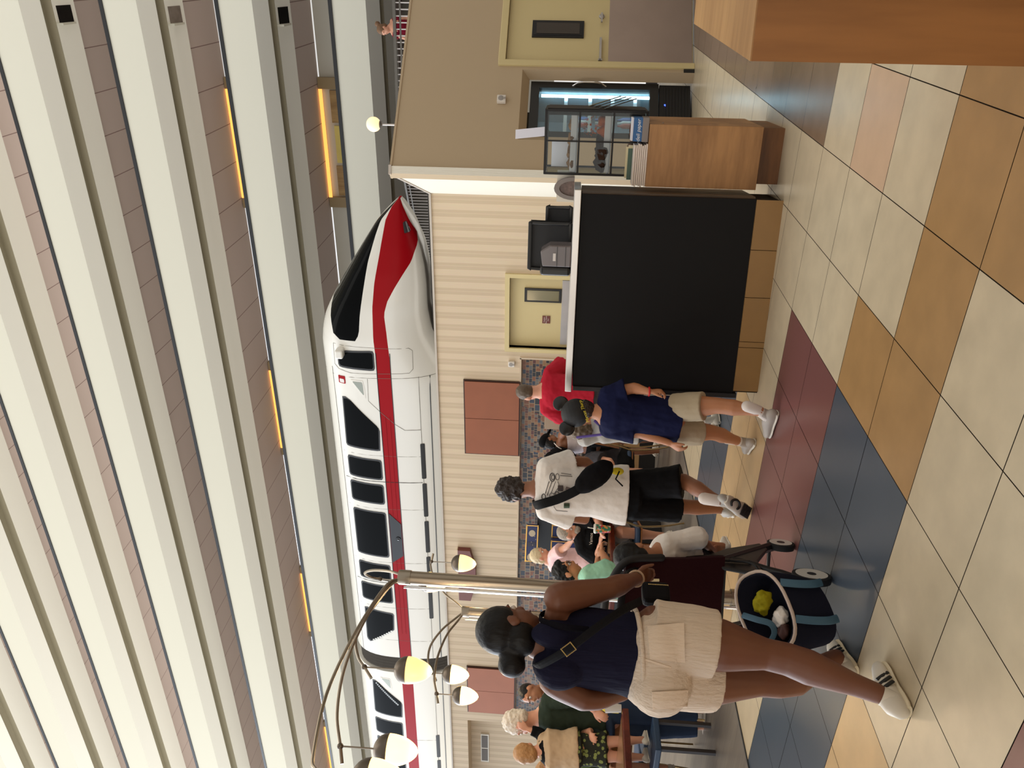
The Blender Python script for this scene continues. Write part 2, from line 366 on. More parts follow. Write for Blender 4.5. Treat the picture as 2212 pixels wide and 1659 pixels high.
# ---- tan wall at 45 degrees with service door and cooler alcove
C0 = V((-2.11, 8.585, 0)); DT = V((1, 1, 0)).normalized(); NT = V((-1, 1, 0)).normalized()   # NT into the wall
ft = (C0, DT, NT, Z_)
w = MB()
w.fbox(ft, 0, .47, 0, .1, 0, WT); w.fbox(ft, .47, 1.39, 0, .1, 1.94, WT); w.fbox(ft, 1.39, 1.5, 0, .1, 0, WT)
w.fbox(ft, 1.5, 2.50, 0, .1, 2.14, WT); w.fbox(ft, 2.50, 6, 0, .1, 0, WT)
w.add([C0+DT*a+NT*b+Z_*z for a, b, z in ((.47, 0, 0), (.47, 0, 1.94), (.6, .13, 1.86), (.6, .13, 0), (1.39, 0, 0), (1.39, 0, 1.94), (1.35, .13, 1.86), (1.35, .13, 0))],
      [(0, 1, 2, 3), (1, 5, 6, 2), (5, 4, 7, 6)])
struct(w.build('wall_right', M_TAN))
struct(MB().fbox(ft, .5, 1.5, .95, 1.0, 0, 2.2).build('wall_alcove', M_BLKM))
struct(MB().fbox(ft, 0, 6, -.012, .11, WT, WT+.025).build('trim_5', M_TAN))
# sunlit return between tan wall and striped wall
RA, RB = C0+NT*.0, V((-2.97, 11.0, 0)); rd = (RB-RA); rl = rd.length; rd.normalize(); rn = V((rd.y, -rd.x, 0))
M_WHW = mat('white_textured_paper', (226, 220, 204), .7, bump=.25, bscale=90, stretch=(1, 1, .08))
struct(MB().fbox((RA, rd, rn, Z_), 0, rl, 0, .08, 0, WT).build('wall_return', M_WHW))
struct(MB().fbox((RA, rd, rn, Z_), -.01, rl, -.012, .09, WT, WT+.03).build('trim_6', mat('wall_cap', (190, 180, 168), .5)))
# service door
fr_ = MB().fbox(ft, 1.43, 1.5, -.03, .12, 0, 2.22).fbox(ft, 2.50, 2.57, -.03, .12, 0, 2.22).fbox(ft, 1.5, 2.50, -.03, .12, 2.14, 2.22)
struct(fr_.build('trim_7', M_CREAM, bevel=.006))
d2 = struct(MB().fbox(ft, 1.5, 2.50, .04, .09, .01, 2.14).build('door_2', M_CREAM))
MB().fbox(ft, 1.86, 2.09, .02, .05, 1.26, 1.86).fbox(ft, 1.88, 2.07, .015, .03, 1.28, 1.84).build('window_frame', M_BLKM, d2)
MB().fbox(ft, 1.90, 2.05, .01, .018, 1.31, 1.81).build('window_pane', mat('dark_glass', (52, 44, 38), .08), d2)
MB().fbox(ft, 1.505, 2.495, .028, .042, .02, .97).build('kick_plate', mat('kick_plate_metal', (164, 148, 140), .35, .75, noise=.1, nscale=3), d2)
p = C0+DT*2.13
MB().fbox(ft, 1.535, 1.85, .0, .03, 1.05, 1.075).fbox(ft, 1.535, 1.56, .0, .045, 1.04, 1.085).build('pull_bar', M_STEEL, d2)
MB().lathe([(.032, 0), (.032, .012), (.014, .016), (.014, .05), (0, .05)], C0+DT*2.17+NT*.04+Z_*1.06, 20, (DT, Z_, -NT)).fbox(ft, 2.05, 2.18, -.02, 0, 1.05, 1.07).build('door_handle', M_STEEL, d2)
struct(MB().fbox(ft, 1.39, 1.44, -.012, .0, 0, .12).fbox(ft, 2.57, 6, -.012, 0, 0, .12).build('baseboard_right', M_BLKM))
wall_speaker((C0+DT*.965+NT*-.002+Z_*2.15, DT, NT, Z_), 'small white speaker on the plain tan wall above the drinks cooler')
# ---- drinks cooler
cl = thing('drinks_cooler', 'black glass-door drinks cooler with bright strip light in the wall alcove', 'cooler', C0+DT*.98)
def cb(m, n_, mt, *a, bevel=0):
    o = MB(); 
    for q_ in a: o.fbox(ft, *q_)
    return o.build(n_, mt, m, bevel=bevel)
cb(cl, 'cabinet', M_BLK, (.62, .66, .22, .9, .02, 1.84), (1.30, 1.34, .22, .9, .02, 1.84), (.62, 1.34, .22, .9, 1.78, 1.84), (.62, 1.34, .22, .9, .02, .30), (.62, 1.34, .86, .9, .3, 1.78))
cb(cl, 'liner', mat('cooler_liner', (178, 196, 204), .4), (.66, .665, .24, .86, .30, 1.78), (1.295, 1.30, .24, .86, .30, 1.78), (.665, 1.295, .85, .86, .30, 1.78), (.665, 1.295, .24, .86, .30, .305))
df = cb(cl, 'door', M_BLK, (.60, .68, .14, .22, .38, 1.84), (1.26, 1.34, .14, .22, .38, 1.84), (.68, 1.26, .14, .22, 1.74, 1.84), (.68, 1.26, .14, .22, .38, .48))
MB().tube(arc([C0+DT*1.295+NT*.15+Z_*.98, C0+DT*1.30+NT*.09+Z_*1.06, C0+DT*1.30+NT*.08+Z_*1.17, C0+DT*1.30+NT*.09+Z_*1.28, C0+DT*1.295+NT*.15+Z_*1.36]), .012, 8).build('handle', mat('chrome', (220, 220, 222), .12, 1.), df, smooth=True)
cb(cl, 'lower_grille', M_BLKM, (.62, 1.34, .16, .22, .02, .37), *[(.66, 1.30, .15, .165, .06+.035*k, .075+.035*k) for k in range(8)])
cb(cl, 'display', mat('blue_led', (10, 20, 120), .3, emit=(60, 90, 255), estr=4), (1.06, 1.075, .145, .16, .30, .315))
cb(cl, 'light_strip', mat('cool_led', (220, 245, 255), .3, emit=(190, 235, 255), estr=9), (1.225, 1.25, .25, .27, .42, 1.72))
sh = [cb(cl, 'shelf', mat('wire_shelf', (210, 222, 228), .3, .4), (.67, 1.29, .30, .84, z, z+.015), (.67, 1.29, .29, .30, z-.01, z+.03)) for z in (.62, .88, 1.14, 1.42)]
gm = bpy.data.materials.new('clear_glass'); gm.use_nodes = True; pn = gm.node_tree.nodes['Principled BSDF']
gm.node_tree.nodes.remove(pn); gl = gm.node_tree.nodes.new('ShaderNodeBsdfGlossy'); gl.inputs['Roughness'].default_value = .03; tr = gm.node_tree.nodes.new('ShaderNodeBsdfTransparent'); tr.inputs[0].default_value = (.93, .96, .96, 1)
fs_ = gm.node_tree.nodes.new('ShaderNodeFresnel'); fs_.inputs[0].default_value = 1.45; ms = gm.node_tree.nodes.new('ShaderNodeMixShader')
gm.node_tree.links.new(fs_.outputs[0], ms.inputs[0]); gm.node_tree.links.new(tr.outputs[0], ms.inputs[1]); gm.node_tree.links.new(gl.outputs[0], ms.inputs[2]); gm.node_tree.links.new(ms.outputs[0], gm.node_tree.nodes['Material Output'].inputs[0])
MATS['clear_glass'] = gm
cb(df, 'glass_pane', gm, (.68, 1.26, .175, .18, .48, 1.74))
def leaf_bunch(c, r, n, parent=None, name='leaf'):
    m = MB(); c = V(c)
    for k in range(n):
        d = V((random.uniform(-1, 1), random.uniform(-1, 1), random.uniform(-.2, 1))).normalized()*r*random.uniform(.5, 1); s = V((random.uniform(-1, 1), random.uniform(-1, 1), random.uniform(-1, 1))).normalized()*r*.3
        m.add([c+d*.3, c+d*.7+s, c+d, c+d*.7-s], [(0, 1, 2, 3)])
    return m
tag(leaf_bunch(C0+DT*.80+NT*.42+Z_*1.62, .09, 60).build('garnish', mat('leaf_green', (70, 120, 40), .5)), 'green leaves on the top shelf of the drinks cooler', 'greens')
for k, (dx, c) in enumerate(((.95, (190, 70, 60)), (1.02, (215, 215, 210)), (1.10, (80, 110, 170)))):
    for j, z in enumerate((.635, .895, 1.155)):
        b = MB().lathe([(.028, 0), (.03, .01), (.03, .12), (.012, .16), (.012, .185), (0, .185)], C0+DT*dx+NT*(.40+.05*k)+Z_*z, 12)
        tag(b.build('bottle', mat('bottle_%d' % k, c, .25), smooth=True), '%s drink bottle on the %s shelf inside the cooler' % (('red', 'white', 'blue')[k], ('lowest', 'second', 'third')[j]), 'bottle', 'bottles in the cooler')
# ================================================================== ATRIUM BALCONIES (far side), leaning in as they rise
M_PAR = mat('white_stucco', (212, 208, 192), .85, bump=.12, bscale=140)
M_RAILB = mat('black_rail', (22, 22, 24), .5)
M_SOF = mat('soffit_lit_white', (240, 237, 226), .85)  # lighter than the parapet: missing bounce light put into bevel and soffit colour
M_GRV = mat('groove_shaded_stucco', (168, 160, 138), .9)  # darker than the parapet: shade of the recess put into the colour
mc = mat('mauve_ceiling', (140, 120, 112), .75); n = mc.node_tree.nodes; L = mc.node_tree.links
t = n.new('ShaderNodeTexCoord'); s = n.new('ShaderNodeSeparateXYZ'); L.new(t.outputs['Object'], s.inputs[0])
a_ = n.new('ShaderNodeMath'); a_.operation = 'MULTIPLY'; a_.inputs[1].default_value = 1/1.22; L.new(s.outputs[0], a_.inputs[0])
b_ = n.new('ShaderNodeMath'); b_.operation = 'FRACT'; L.new(a_.outputs[0], b_.inputs[0])
c_ = n.new('ShaderNodeMath'); c_.operation = 'LESS_THAN'; c_.inputs[1].default_value = .022; L.new(b_.outputs[0], c_.inputs[0])
h = n.new('ShaderNodeMix'); h.data_type = 'RGBA'; h.inputs[6].default_value = rgb(200, 184, 176); h.inputs[7].default_value = rgb(140, 118, 112); L.new(c_.outputs[0], h.inputs[0]); L.new(h.outputs[2], n['Principled BSDF'].inputs['Base Color'])
BX0, BX1 = -120, 22
def strip(name, prof, m, mi=None):
    o = MB(); nn = len(prof)
    o.add([(x, y, z) for x in (BX0, BX1) for y, z in prof], [(i, (i+1) % nn, nn+(i+1) % nn, nn+i) for i in range(nn)]+[tuple(range(nn)), tuple(range(2*nn-1, nn-1, -1))])
    return struct(o.build(name, m))
for k in range(0, 10):
    Y0 = 22.5-.42*k; Z0 = 7.92+2.9*k
    strip('wall_balcony', [(Y0, Z0-.1), (Y0, Z0-1.0), (Y0+.52, Z0-1.25), (Y0+.52, Z0-.95), (Y0+.3, Z0-.9), (Y0+.3, Z0-.1)], M_PAR)
    strip('trim_11', [(Y0+.0, Z0-1.001), (Y0+.52, Z0-1.252), (Y0+.52, Z0-1.24), (Y0+.01, Z0-.99)], M_SOF)
    strip('trim_8', [(Y0-.03, Z0), (Y0-.03, Z0-.1), (Y0+.12, Z0-.1), (Y0+.12, Z0)], M_RAILB)
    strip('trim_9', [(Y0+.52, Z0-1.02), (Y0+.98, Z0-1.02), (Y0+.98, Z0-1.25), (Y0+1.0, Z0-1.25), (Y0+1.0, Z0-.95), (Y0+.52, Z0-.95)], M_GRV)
    strip('ceiling_soffit', [(Y0+1.0, Z0-1.25), (Y0+1.75, Z0-1.42), (Y0+1.78, Z0-1.3), (Y0+1.78, Z0-1.0), (Y0+1.0, Z0-1.0)], M_SOF)
    strip('ceiling_corridor', [(Y0+1.78, Z0-1.26), (Y0+4.2, Z0-1.24), (Y0+4.2, Z0-1.1), (Y0+1.78, Z0-1.1)], mc)
    if k < 6: area('added_ceiling_fill', (-45, Y0+1.6, Z0-.9), (-45, Y0+2.2, Z0+3), 110, .3, (150, 165, 140, 80, 25, 10)[k], (1, .93, .88))  # added strip pointing up to brighten the corridor ceiling
    if k < 3: strip('wall_corridor', [(Y0+3.72, Z0-1.15), (Y0+3.72, Z0+1.6), (Y0+3.9, Z0+1.6), (Y0+3.9, Z0-1.15)], mat('corridor_wall', (196, 192, 180), .8))
strip('wall_station', [(26.0, 2), (26.0, 7.2), (26.2, 7.2), (26.2, 2)], mat('station_wall', (150, 146, 138), .8))
strip('ceiling_station', [(23.1, 6.9), (26.0, 6.9), (26.0, 7.0), (23.1, 7.0)], mat('station_ceiling', (120, 116, 110), .8))
strip('floor_station', [(18.9, 4.3), (26.0, 4.3), (26.0, 4.5), (18.9, 4.5)], mat('station_floor', (70, 62, 56), .6))
# lit alcoves in the corridors (room door recesses)
M_GLOW = mat('amber_light', (255, 200, 110), .4, emit=(255, 178, 84), estr=1.1)
wdoor = wood('corridor_wood', (176, 146, 96), (140, 108, 66), 'z', 3)
for k in (0, 1):
    Y0 = 22.5-.42*k+3.72; Z0 = 7.92+2.9*k
    for j in range(6):
        xr = -3.79-10.12*j; xl = xr-3.5
        t = thing('door_alcove', 'amber-lit wooden door alcove on the %s corridor, number %s from the right' % (('lower', 'upper')[k], ('one', 'two', 'three', 'four', 'five', 'six')[j]), 'alcove', (xr, Y0, Z0-1.1), 'lit alcoves along the corridors')
        for xa in (xl-.35, xr): MB().box(xa, xa+.35, Y0-.12, Y0+.05, Z0-1.1, Z0+1.64).build('jamb', mat('olive_frame', (150, 130, 96), .6), t)
        MB().box(xl, xr, Y0-.14, Y0-.10, Z0+1.52, Z0+1.63).build('cove_light', M_GLOW, t)
        for i, xa in enumerate((xl+.05, xr-1.05)):
            dd = MB().box(xa, xa+1.0, Y0-.06, Y0, Z0-1.1, Z0+1.3).build('room_door', wdoor, t)
        pc = MB().box(xl+1.15, xr-1.15, Y0-.05, Y0, Z0-.6, Z0+1.25).build('picture', mat('picture_yellow', (214, 196, 110), .5, noise=.3, nscale=1.5), t)
        MB().tube(arc([(xl+1.3, Y0-.06, Z0+.3), (xl+1.5, Y0-.06, Z0+.8), (xl+1.75, Y0-.06, Z0+.4)]), .03, 6).bar((xl+1.25, Y0-.06, Z0+.1), (xl+1.6, Y0-.06, Z0+.35), .05).build('picture_stroke', M_BLKM, pc)
for k in range(1, 5):
    Y0 = 22.5-.42*k; Z0 = 7.92+2.9*k; x0 = -1.70
    t = thing('ceiling_hatch', '%s square opening in the white soffit, %s' % (('dark', 'greyish', 'dark', 'dark')[k-1], ('lowest of the column', 'second from the bottom', 'third from the bottom', 'topmost')[k-1]), 'hatch', (x0, Y0+1, Z0-1.25), 'square soffit openings')
    o = MB(); o.add([(x0, Y0+1.02, Z0-1.252), (x0+.42, Y0+1.02, Z0-1.252), (x0+.42, Y0+1.6, Z0-1.40), (x0, Y0+1.6, Z0-1.40), (x0, Y0+1.02, Z0-1.22), (x0+.42, Y0+1.02, Z0-1.22), (x0+.42, Y0+1.6, Z0-1.36), (x0, Y0+1.6, Z0-1.36)], [(0, 1, 2, 3), (4, 5, 6, 7), (0, 1, 5, 4), (1, 2, 6, 5), (2, 3, 7, 6), (3, 0, 4, 7)])
    o.build('opening', mat('hatch_grey', (150, 140, 130), .3, .6, noise=.4, nscale=4) if k == 2 else mat('hatch_dark', (34, 32, 30), .15, .6, noise=.9, nscale=6), t)
    MB().box(x0-.05, x0, Y0+1.0, Y0+1.62, Z0-1.44, Z0-1.2).build('rim', M_PAR, t)
# ================================================================== PLATFORM AND RAILINGS BEHIND THE WALLS
struct(MB().box(-6, 9, 12.2, 16.0, 3.1, 3.4).build('floor_platform', mat('platform_slab', (86, 78, 70), .7)))
M_RG = mat('rail_grey', (104, 100, 94), .45, .5); M_BAL = mat('baluster_white', (206, 200, 196), .4, .2)
def railing(a, b, z0, z1, lab, step=.104, br=.011):
    a, b = V(a), V(b); d = b-a; L_ = d.length; d.normalize()
    t = thing('railing', lab, 'railing', (a.x, a.y, z0), 'railings above the walls')
    MB().bar(a+Z_*z1, b+Z_*z1, .06, .05).build('top_rail', M_RG, t)
    MB().bar(a+Z_*(z1-.1), b+Z_*(z1-.1), .02, .03).bar(a+Z_*(z0+.08), b+Z_*(z0+.08), .02, .03).build('lower_rail', M_RG, t)
    me = MB().tube([(0, 0, z0+.02), (0, 0, z1-.02)], br, 6).mesh('baluster', M_BAL)
    for i in range(int(L_/step)+1):
        o = bpy.data.objects.new('baluster', me); COL.objects.link(o); p = a+d*(i*step); o.location = (p.x, p.y, 0); put(o, t)
    return t
railing((-3.5, 14.42, 0), (1.6, 14.95, 0), 3.4, 4.49, 'long white-barred railing in front of the person in maroon')
railing((-3.4, 15.85, 0), (1.6, 15.9, 0), 3.4, 4.30, 'lower white-barred railing behind the person in maroon', .2)
ra_, rb_ = atd(874, 390, 20.), atd(897, 506, 21.6); ra_ = ra_+(ra_-rb_)*.4; rb_ = rb_+(rb_-ra_)*.5
railing((ra_.x, ra_.y, 0), (rb_.x, rb_.y, 0), 4.5, 5.6, 'short white-barred railing slanting away behind the nose of the train')
mb = thing('monorail_beam', 'dark concrete guide beam under the train', 'beam', (-20, 17.3, 3.2))
MB().box(-90, 14, 16.95, 17.65, 3.2, 4.46).build('beam_body', mat('beam_concrete', (62, 56, 52), .7, noise=.15, nscale=2), mb)
# sphere lamp on the tan wall top
gp = atd(862, 270, 8.82); gb = atd(807, 270, 8.82)
gl_ = thing('globe_lamp', 'round glowing globe lamp on a thin post above the tan wall', 'lamp', (gp.x, gp.y, WT))
MB().tube([(gp.x, gp.y, WT+.02), (gp.x, gp.y, gb.z-.08)], .011, 10).build('post', M_BAL, gl_)
MB().lathe([(.03, -.1), (.045, -.075), (.03, -.06)], (gp.x, gp.y, gb.z), 16).build('collar', M_RG, gl_)
MB().ell((gp.x, gp.y, gb.z), .083, 24, 16).build('globe', mat('globe_glow', (255, 226, 180), .4, emit=(255, 214, 160), estr=1.0), gl_, smooth=True)

# ================================================================== MONORAIL TRAIN
tr_ = thing('monorail_train', 'white monorail train with a red stripe and long pointed nose above the wall', 'train', (-12, 17.3, 4.46))
YC = 17.3
def interp(tab, x):
    tab = sorted(tab)
    if x <= tab[0][0]: return tab[0][1]
    for (a, b), (c, d) in zip(tab, tab[1:]):
        if x <= c: return b+(d-b)*(x-a)/(c-a)
    return tab[-1][1]
TOP = [(-40, 7.15), (-8.9, 7.15), (-8.08, 7.15), (-7.75, 7.10), (-7.43, 7.01), (-7.13, 6.86), (-6.73, 6.63), (-6.22, 6.31), (-5.67, 5.96), (-5.33, 5.73), (-5.1, 5.52), (-4.9, 5.32), (-4.78, 5.18)]
BOT = [(-40, 3.85), (-9.4, 3.85), (-8.8, 3.95), (-8.3, 4.25), (-7.8, 4.48), (-7.3, 4.56), (-6.68, 4.56), (-6.27, 4.59), (-5.87, 4.65), (-5.48, 4.76), (-5.15, 4.90), (-4.9, 5.04), (-4.78, 5.12)]
HW = [(-40, 1.3), (-8.8, 1.3), (-7.8, 1.27), (-7.0, 1.17), (-6.3, .98), (-5.7, .74), (-5.2, .48), (-4.9, .27), (-4.78, .12)]
ZT = [(-40, 5.65), (-8.5, 5.65), (-7.74, 5.69), (-7.03, 5.68), (-6.49, 5.63), (-5.82, 5.51), (-5.18, 5.41), (-4.93, 5.30), (-4.78, 5.17)]
ZB = [(-40, 5.32), (-8.48, 5.32), (-7.6, 5.38), (-7.16, 5.42), (-6.85, 5.33), (-6.58, 5.18), (-6.28, 4.99), (-6.03, 4.82), (-5.7, 4.72), (-5.48, 4.765), (-4.78, 5.125)]
C1 = [(-40, 6.2), (-7.9, 6.2), (-7.78, 6.08), (-7.63, 6.02), (-7.23, 5.98), (-6.67, 5.89), (-6.03, 5.78), (-5.5, 5.63), (-5.2, 5.53), (-4.78, 5.175)]
C2 = [(-40, 6.2), (-7.9, 6.2), (-7.82, 6.50), (-7.7, 6.66), (-7.31, 6.74), (-7.0, 6.74), (-6.75, 6.64), (-5.2, 5.62), (-4.78, 5.18)]
NE = 3.0
def surf_y(x, z, off_=0.):
    zt, zb, hw = interp(TOP, x), interp(BOT, x), interp(HW, x); zc, hh = (zt+zb)/2, (zt-zb)/2
    q = min(1, abs((z-zc)/hh)); return YC-hw*max(0, 1-q**NE)**(1/NE)-off_
def car_body(xs, name, parent):
    m = MB(); rows = []
    for x in xs:
        zt, zb = interp(TOP, x), interp(BOT, x)
        lv = [zb, interp(ZB, x), interp(ZT, x), interp(C1, x), interp(C2, x), zt]
        for i in range(1, 6): lv[i] = min(max(lv[i], lv[i-1]+.002), zt-.001*(5-i)) if i < 5 else zt
        zz = []
        for (a, b, nn, pw_) in ((lv[0], lv[1], 10, 1), (lv[1], lv[2], 5, 1), (lv[2], lv[3], 4, 1), (lv[3], lv[4], 6, 1), (lv[4], lv[5], 10, 0)):
            for j in range(nn):
                u = j/nn; 
                if pw_ == 0: u = 1-(1-u)**2.2
                if nn == 10 and pw_ == 1: u = u**2.0
                zz.append(a+(b-a)*u)
        zz.append(lv[5])
        near = [(x, surf_y(x, z), z) for z in zz]; far = [(x, 2*YC-y, z) for x, y, z in near[-2:0:-1]]
        rows.append(near+far)
    n_ = len(rows[0]); vs = [p for r in rows for p in r]
    band = [0]*10+[1]*5+[0]*4+[2]*6+[0]*10; nb_ = len(band)
    fs, ms_ = [], []
    for i in range(len(rows)-1):
        for k in range(n_):
            k2 = (k+1) % n_; fs.append((i*n_+k, i*n_+k2, (i+1)*n_+k2, (i+1)*n_+k))
            kk = k if k < nb_ else (2*nb_-1-k); b = band[min(max(kk, 0), nb_-1)]
            if b == 2 and xs[i] < -7.88: b = 0
            ms_.append(b)
    m.v = vs; m.f = fs; m.m = ms_
    m.add(rows[0], [tuple(range(n_))], 0); m.add(rows[-1], [tuple(range(n_-1, -1, -1))], 1 if xs[-1] > -6 else 0)
    return m.build(name, [M_TW, M_TR, M_TG], parent, smooth=35)
M_TW = mat('train_white', (238, 234, 224), .22, coat=.3)
M_TR = mat('train_red', (160, 8, 20), .35, spec=.12)
M_TG = mat('train_glass', (5, 6, 7), .08, spec=.07)
M_SEAM = mat('train_seam', (120, 114, 104), .5); M_DK = mat('train_black', (18, 18, 20), .3)
xs = [-17.98+.5*i for i in range(19)]+[-8.9+.12*i for i in range(18)]+[-6.7+.08*i for i in range(20)]+[-5.08, -5.0, -4.92, -4.86, -4.81, -4.78]
nose = car_body(sorted(set(round(x, 3) for x in xs)), 'lead_car_body', tr_)
car_body([-36+.8*i for i in range(22)]+[-18.62], 'second_car_body', tr_)
def patch(poly, offs, m, name, parent, rows=9, r=.07):
    """rounded convex side panel following the train's side"""
    P = [V((a, b, 0)) for a, b in poly]; out = []
    for i in range(len(P)):
        p0, p, p2 = P[i-1], P[i], P[(i+1) % len(P)]; d1 = (p0-p); d2 = (p2-p); rr = min(r, d1.length*.4, d2.length*.4); a = p+d1.normalized()*rr; b = p+d2.normalized()*rr
        for j in range(5):
            t = j/4; out.append(a*(1-t)**2+p*2*t*(1-t)+b*t*t)
    zs = [p.y for p in out]; z0, z1 = min(zs), max(zs); vs = []; N = len(out)
    lv = [z0+(z1-z0)*(.5-.5*math.cos(math.pi*i/rows)) for i in range(rows+1)]; lv[0] += 1e-4; lv[-1] -= 1e-4
    for z in lv:
        xs_ = []
        for i in range(N):
            a, b = out[i], out[(i+1) % N]
            if (a.y-z)*(b.y-z) <= 0 and abs(a.y-b.y) > 1e-9: xs_.append(a.x+(b.x-a.x)*(z-a.y)/(b.y-a.y))
        if not xs_: xs_ = [out[0].x]
        xa, xb = min(xs_), max(xs_)
        for j in range(9):
            x = xa+(xb-xa)*j/8
            for o_ in (offs, -.03): vs.append((x, surf_y(x, z, o_), z))
    M_ = MB(); fs = []
    R_ = len(lv)
    idx = lambda i, j, o_: (i*9+j)*2+o_
    for i in range(R_-1):
        for j in range(8): fs += [(idx(i, j, 0), idx(i, j+1, 0), idx(i+1, j+1, 0), idx(i+1, j, 0))]
        fs += [(idx(i, 0, 0), idx(i+1, 0, 0), idx(i+1, 0, 1), idx(i, 0, 1)), (idx(i, 8, 0), idx(i, 8, 1), idx(i+1, 8, 1), idx(i+1, 8, 0))]
    for j in range(8): fs += [(idx(0, j, 0), idx(0, j, 1), idx(0, j+1, 1), idx(0, j+1, 0)), (idx(R_-1, j, 0), idx(R_-1, j+1, 0), idx(R_-1, j+1, 1), idx(R_-1, j, 1))]
    return M_.add(vs, fs).build(name, m, parent, smooth=30)
def sline(pts, r=.009, m=None, name='panel_seam', parent=None, k=8):
    out = []
    for (a, b), (c, d) in zip(pts, pts[1:]):
        for j in range(k): t = j/k; x = a+(c-a)*t; z = b+(d-b)*t; out.append((x, surf_y(x, z, -.002), z))
    x, z = pts[-1]; out.append((x, surf_y(x, z, -.002), z))
    return MB().tube(out, r, 5).build(name, m or M_SEAM, parent or tr_)
def window(poly, lab=None):
    w_ = patch(poly, .010, mat('window_rubber', (46, 46, 48), .5), 'window', tr_)
    cx = sum(p[0] for p in poly)/len(poly); cz = sum(p[1] for p in poly)/len(poly)
    q_ = [(cx+(a-cx)*(1-.05/max(.05, abs(a-cx))), cz+(b-cz)*(1-.035/max(.04, abs(b-cz)))) for a, b in poly]
    patch(q_, .016, M_TG, 'window_glass', w_, r=.055)
    return w_
W1 = [(-8.56, 5.70), (-8.04, 5.70), (-8.08, 6.43), (-8.17, 6.60), (-8.54, 6.60)]
window(W1)
def tri_window(x0, s=1):
    w_ = window([(x0-s*0.0, 6.45), (x0-s*0.0, 6.61), (x0-s*1.42, 6.62), (x0-s*1.46, 5.71), (x0-s*.82, 5.70)])
    return w_
tri_window(-9.34)
for a, b in ((-11.06, -11.68), (-11.82, -12.45), (-12.70, -14.22), (-14.48, -15.08), (-15.24, -15.87)): window([(b, 5.72), (a, 5.72), (a+.03, 6.62), (b+.03, 6.62)])
w6 = window([(-16.15, 6.60), (-16.25, 5.73), (-16.88, 5.74), (-17.52, 6.52), (-17.42, 6.62)])
lv_ = MB()
for i in range(9):
    t = i/8; x = -16.93-.45*t; z = 5.84+.56*t; y = surf_y(x, z, .02); lv_.add([(x-.03, y, z-.02), (x+.025, y, z-.035), (x+.03, y, z+.02), (x-.02, y, z+.035)], [(0, 1, 2, 3)])
lv_.build('louvre', mat('louvre_white', (225, 225, 220), .5), w6)
w2 = tri_window(-19.12)
lv_ = MB()
for i in range(16):
    t = i/15; x = -19.2-.78*t; z = 6.46-.62*t; y = surf_y(x, z, .02); lv_.add([(x-.02, y, z-.035), (x+.03, y, z-.01), (x+.0, y, z+.035), (x-.05, y, z+.01)], [(0, 1, 2, 3)])
lv_.build('louvre', mat('louvre_grey', (160, 165, 168), .5), w2)
for a, b in ((-20.82, -21.5), (-21.7, -22.3), (-22.6, -24.1), (-24.3, -24.9), (-25.1, -25.7), (-26.2, -27.6)): window([(b, 5.74), (a, 5.74), (a+.03, 6.64), (b+.03, 6.64)])
for off_ in (-8.82, -18.9):      # small triangular side vents
    patch([(off_-.02, 6.33), (off_-.02, 6.0), (off_-.52, 5.98)][::-1], .006, M_TW, 'side_vent', tr_, r=.03); patch([(off_-.06, 6.28), (off_-.06, 6.03), (off_-.42, 6.02)][::-1], .010, mat('vent_mirror', (150, 152, 140), .2, .8), 'side_vent', tr_, r=.03)
sline([(-7.95, 6.68), (-7.99, 4.9), (-8.06, 4.82), (-8.5, 4.81), (-8.6, 4.9), (-8.66, 6.3), (-8.6, 6.6), (-8.5, 6.7), (-7.95, 6.68)], .006, name='door_outline')
sline([(-8.8, 7.05), (-8.73, 5.0), (-8.7, 4.3)], .006)
sline([(-8.78, 5.9), (-9.38, 5.92), (-9.70, 5.62), (-10.0, 5.31), (-10.16, 5.08), (-10.15, 4.7)], .007)
sline([(-8.7, 4.69), (-18, 4.69)], .008, k=30); sline([(-8.7, 4.44), (-18, 4.46)], .014, M_DK, k=30); sline([(-8.6, 6.79), (-18, 6.79)], .008, k=30); sline([(-18.65, 4.46), (-34, 4.46)], .014, M_DK, k=30); sline([(-18.65, 4.69), (-34, 4.69)], .008, k=30)
sline([(-8.1, 5.66), (-17.98, 5.655)], .012, M_DK, k=30); sline([(-8.1, 5.33), (-17.98, 5.315)], .012, M_DK, k=30)
for z in (5.43, 5.54): sline([(-9.8, z), (-17.0, z)], .012, M_TR, name='stripe_rib', k=30)
for x in (-11.74, -15.13): sline([(x, 6.72), (x+.02, 4.72)], .010, M_DK)
for x in (-10.95, -12.6, -14.4, -16.05, -17.3, -21.6, -24.2): sline([(x, 6.72), (x+.02, 4.72)], .005)
patch([(-14.12, 5.34), (-13.05, 5.34), (-12.72, 5.64), (-14.37, 5.64)], .012, mat('black_stripe', (30, 30, 34), .3), 'black_stripe_section', tr_, r=.01)
MB().lathe([(.07, 0), (.07, .02), (.035, .02), (0, .035)], (-13.55, surf_y(-13.55, 5.44, .01), 5.44), 16, (X_, Z_, -Y_)).build('door_light', M_DK, tr_)
for i in range(5): patch([(-11.6-1.2*i, 4.62), (-10.55-1.2*i, 4.62), (-10.55-1.2*i, 4.73), (-11.6-1.2*i, 4.73)], .006, M_DK, 'air_slot', tr_, r=.03)
for i in range(4): patch([(-22.4-1.2*i, 4.62), (-21.35-1.2*i, 4.62), (-21.35-1.2*i, 4.73), (-22.4-1.2*i, 4.73)], .006, M_DK, 'air_slot', tr_, r=.03)
rs_ = patch([(-8.98, 6.46), (-8.78, 6.46), (-8.78, 6.64), (-8.98, 6.64)], .008, M_TR, 'side_notice', tr_, r=.02); patch([(-8.96, 6.49), (-8.86, 6.49), (-8.86, 6.61), (-8.96, 6.61)], .012, mat('notice_white', (230, 225, 220), .5), 'notice_face', rs_, r=.02)
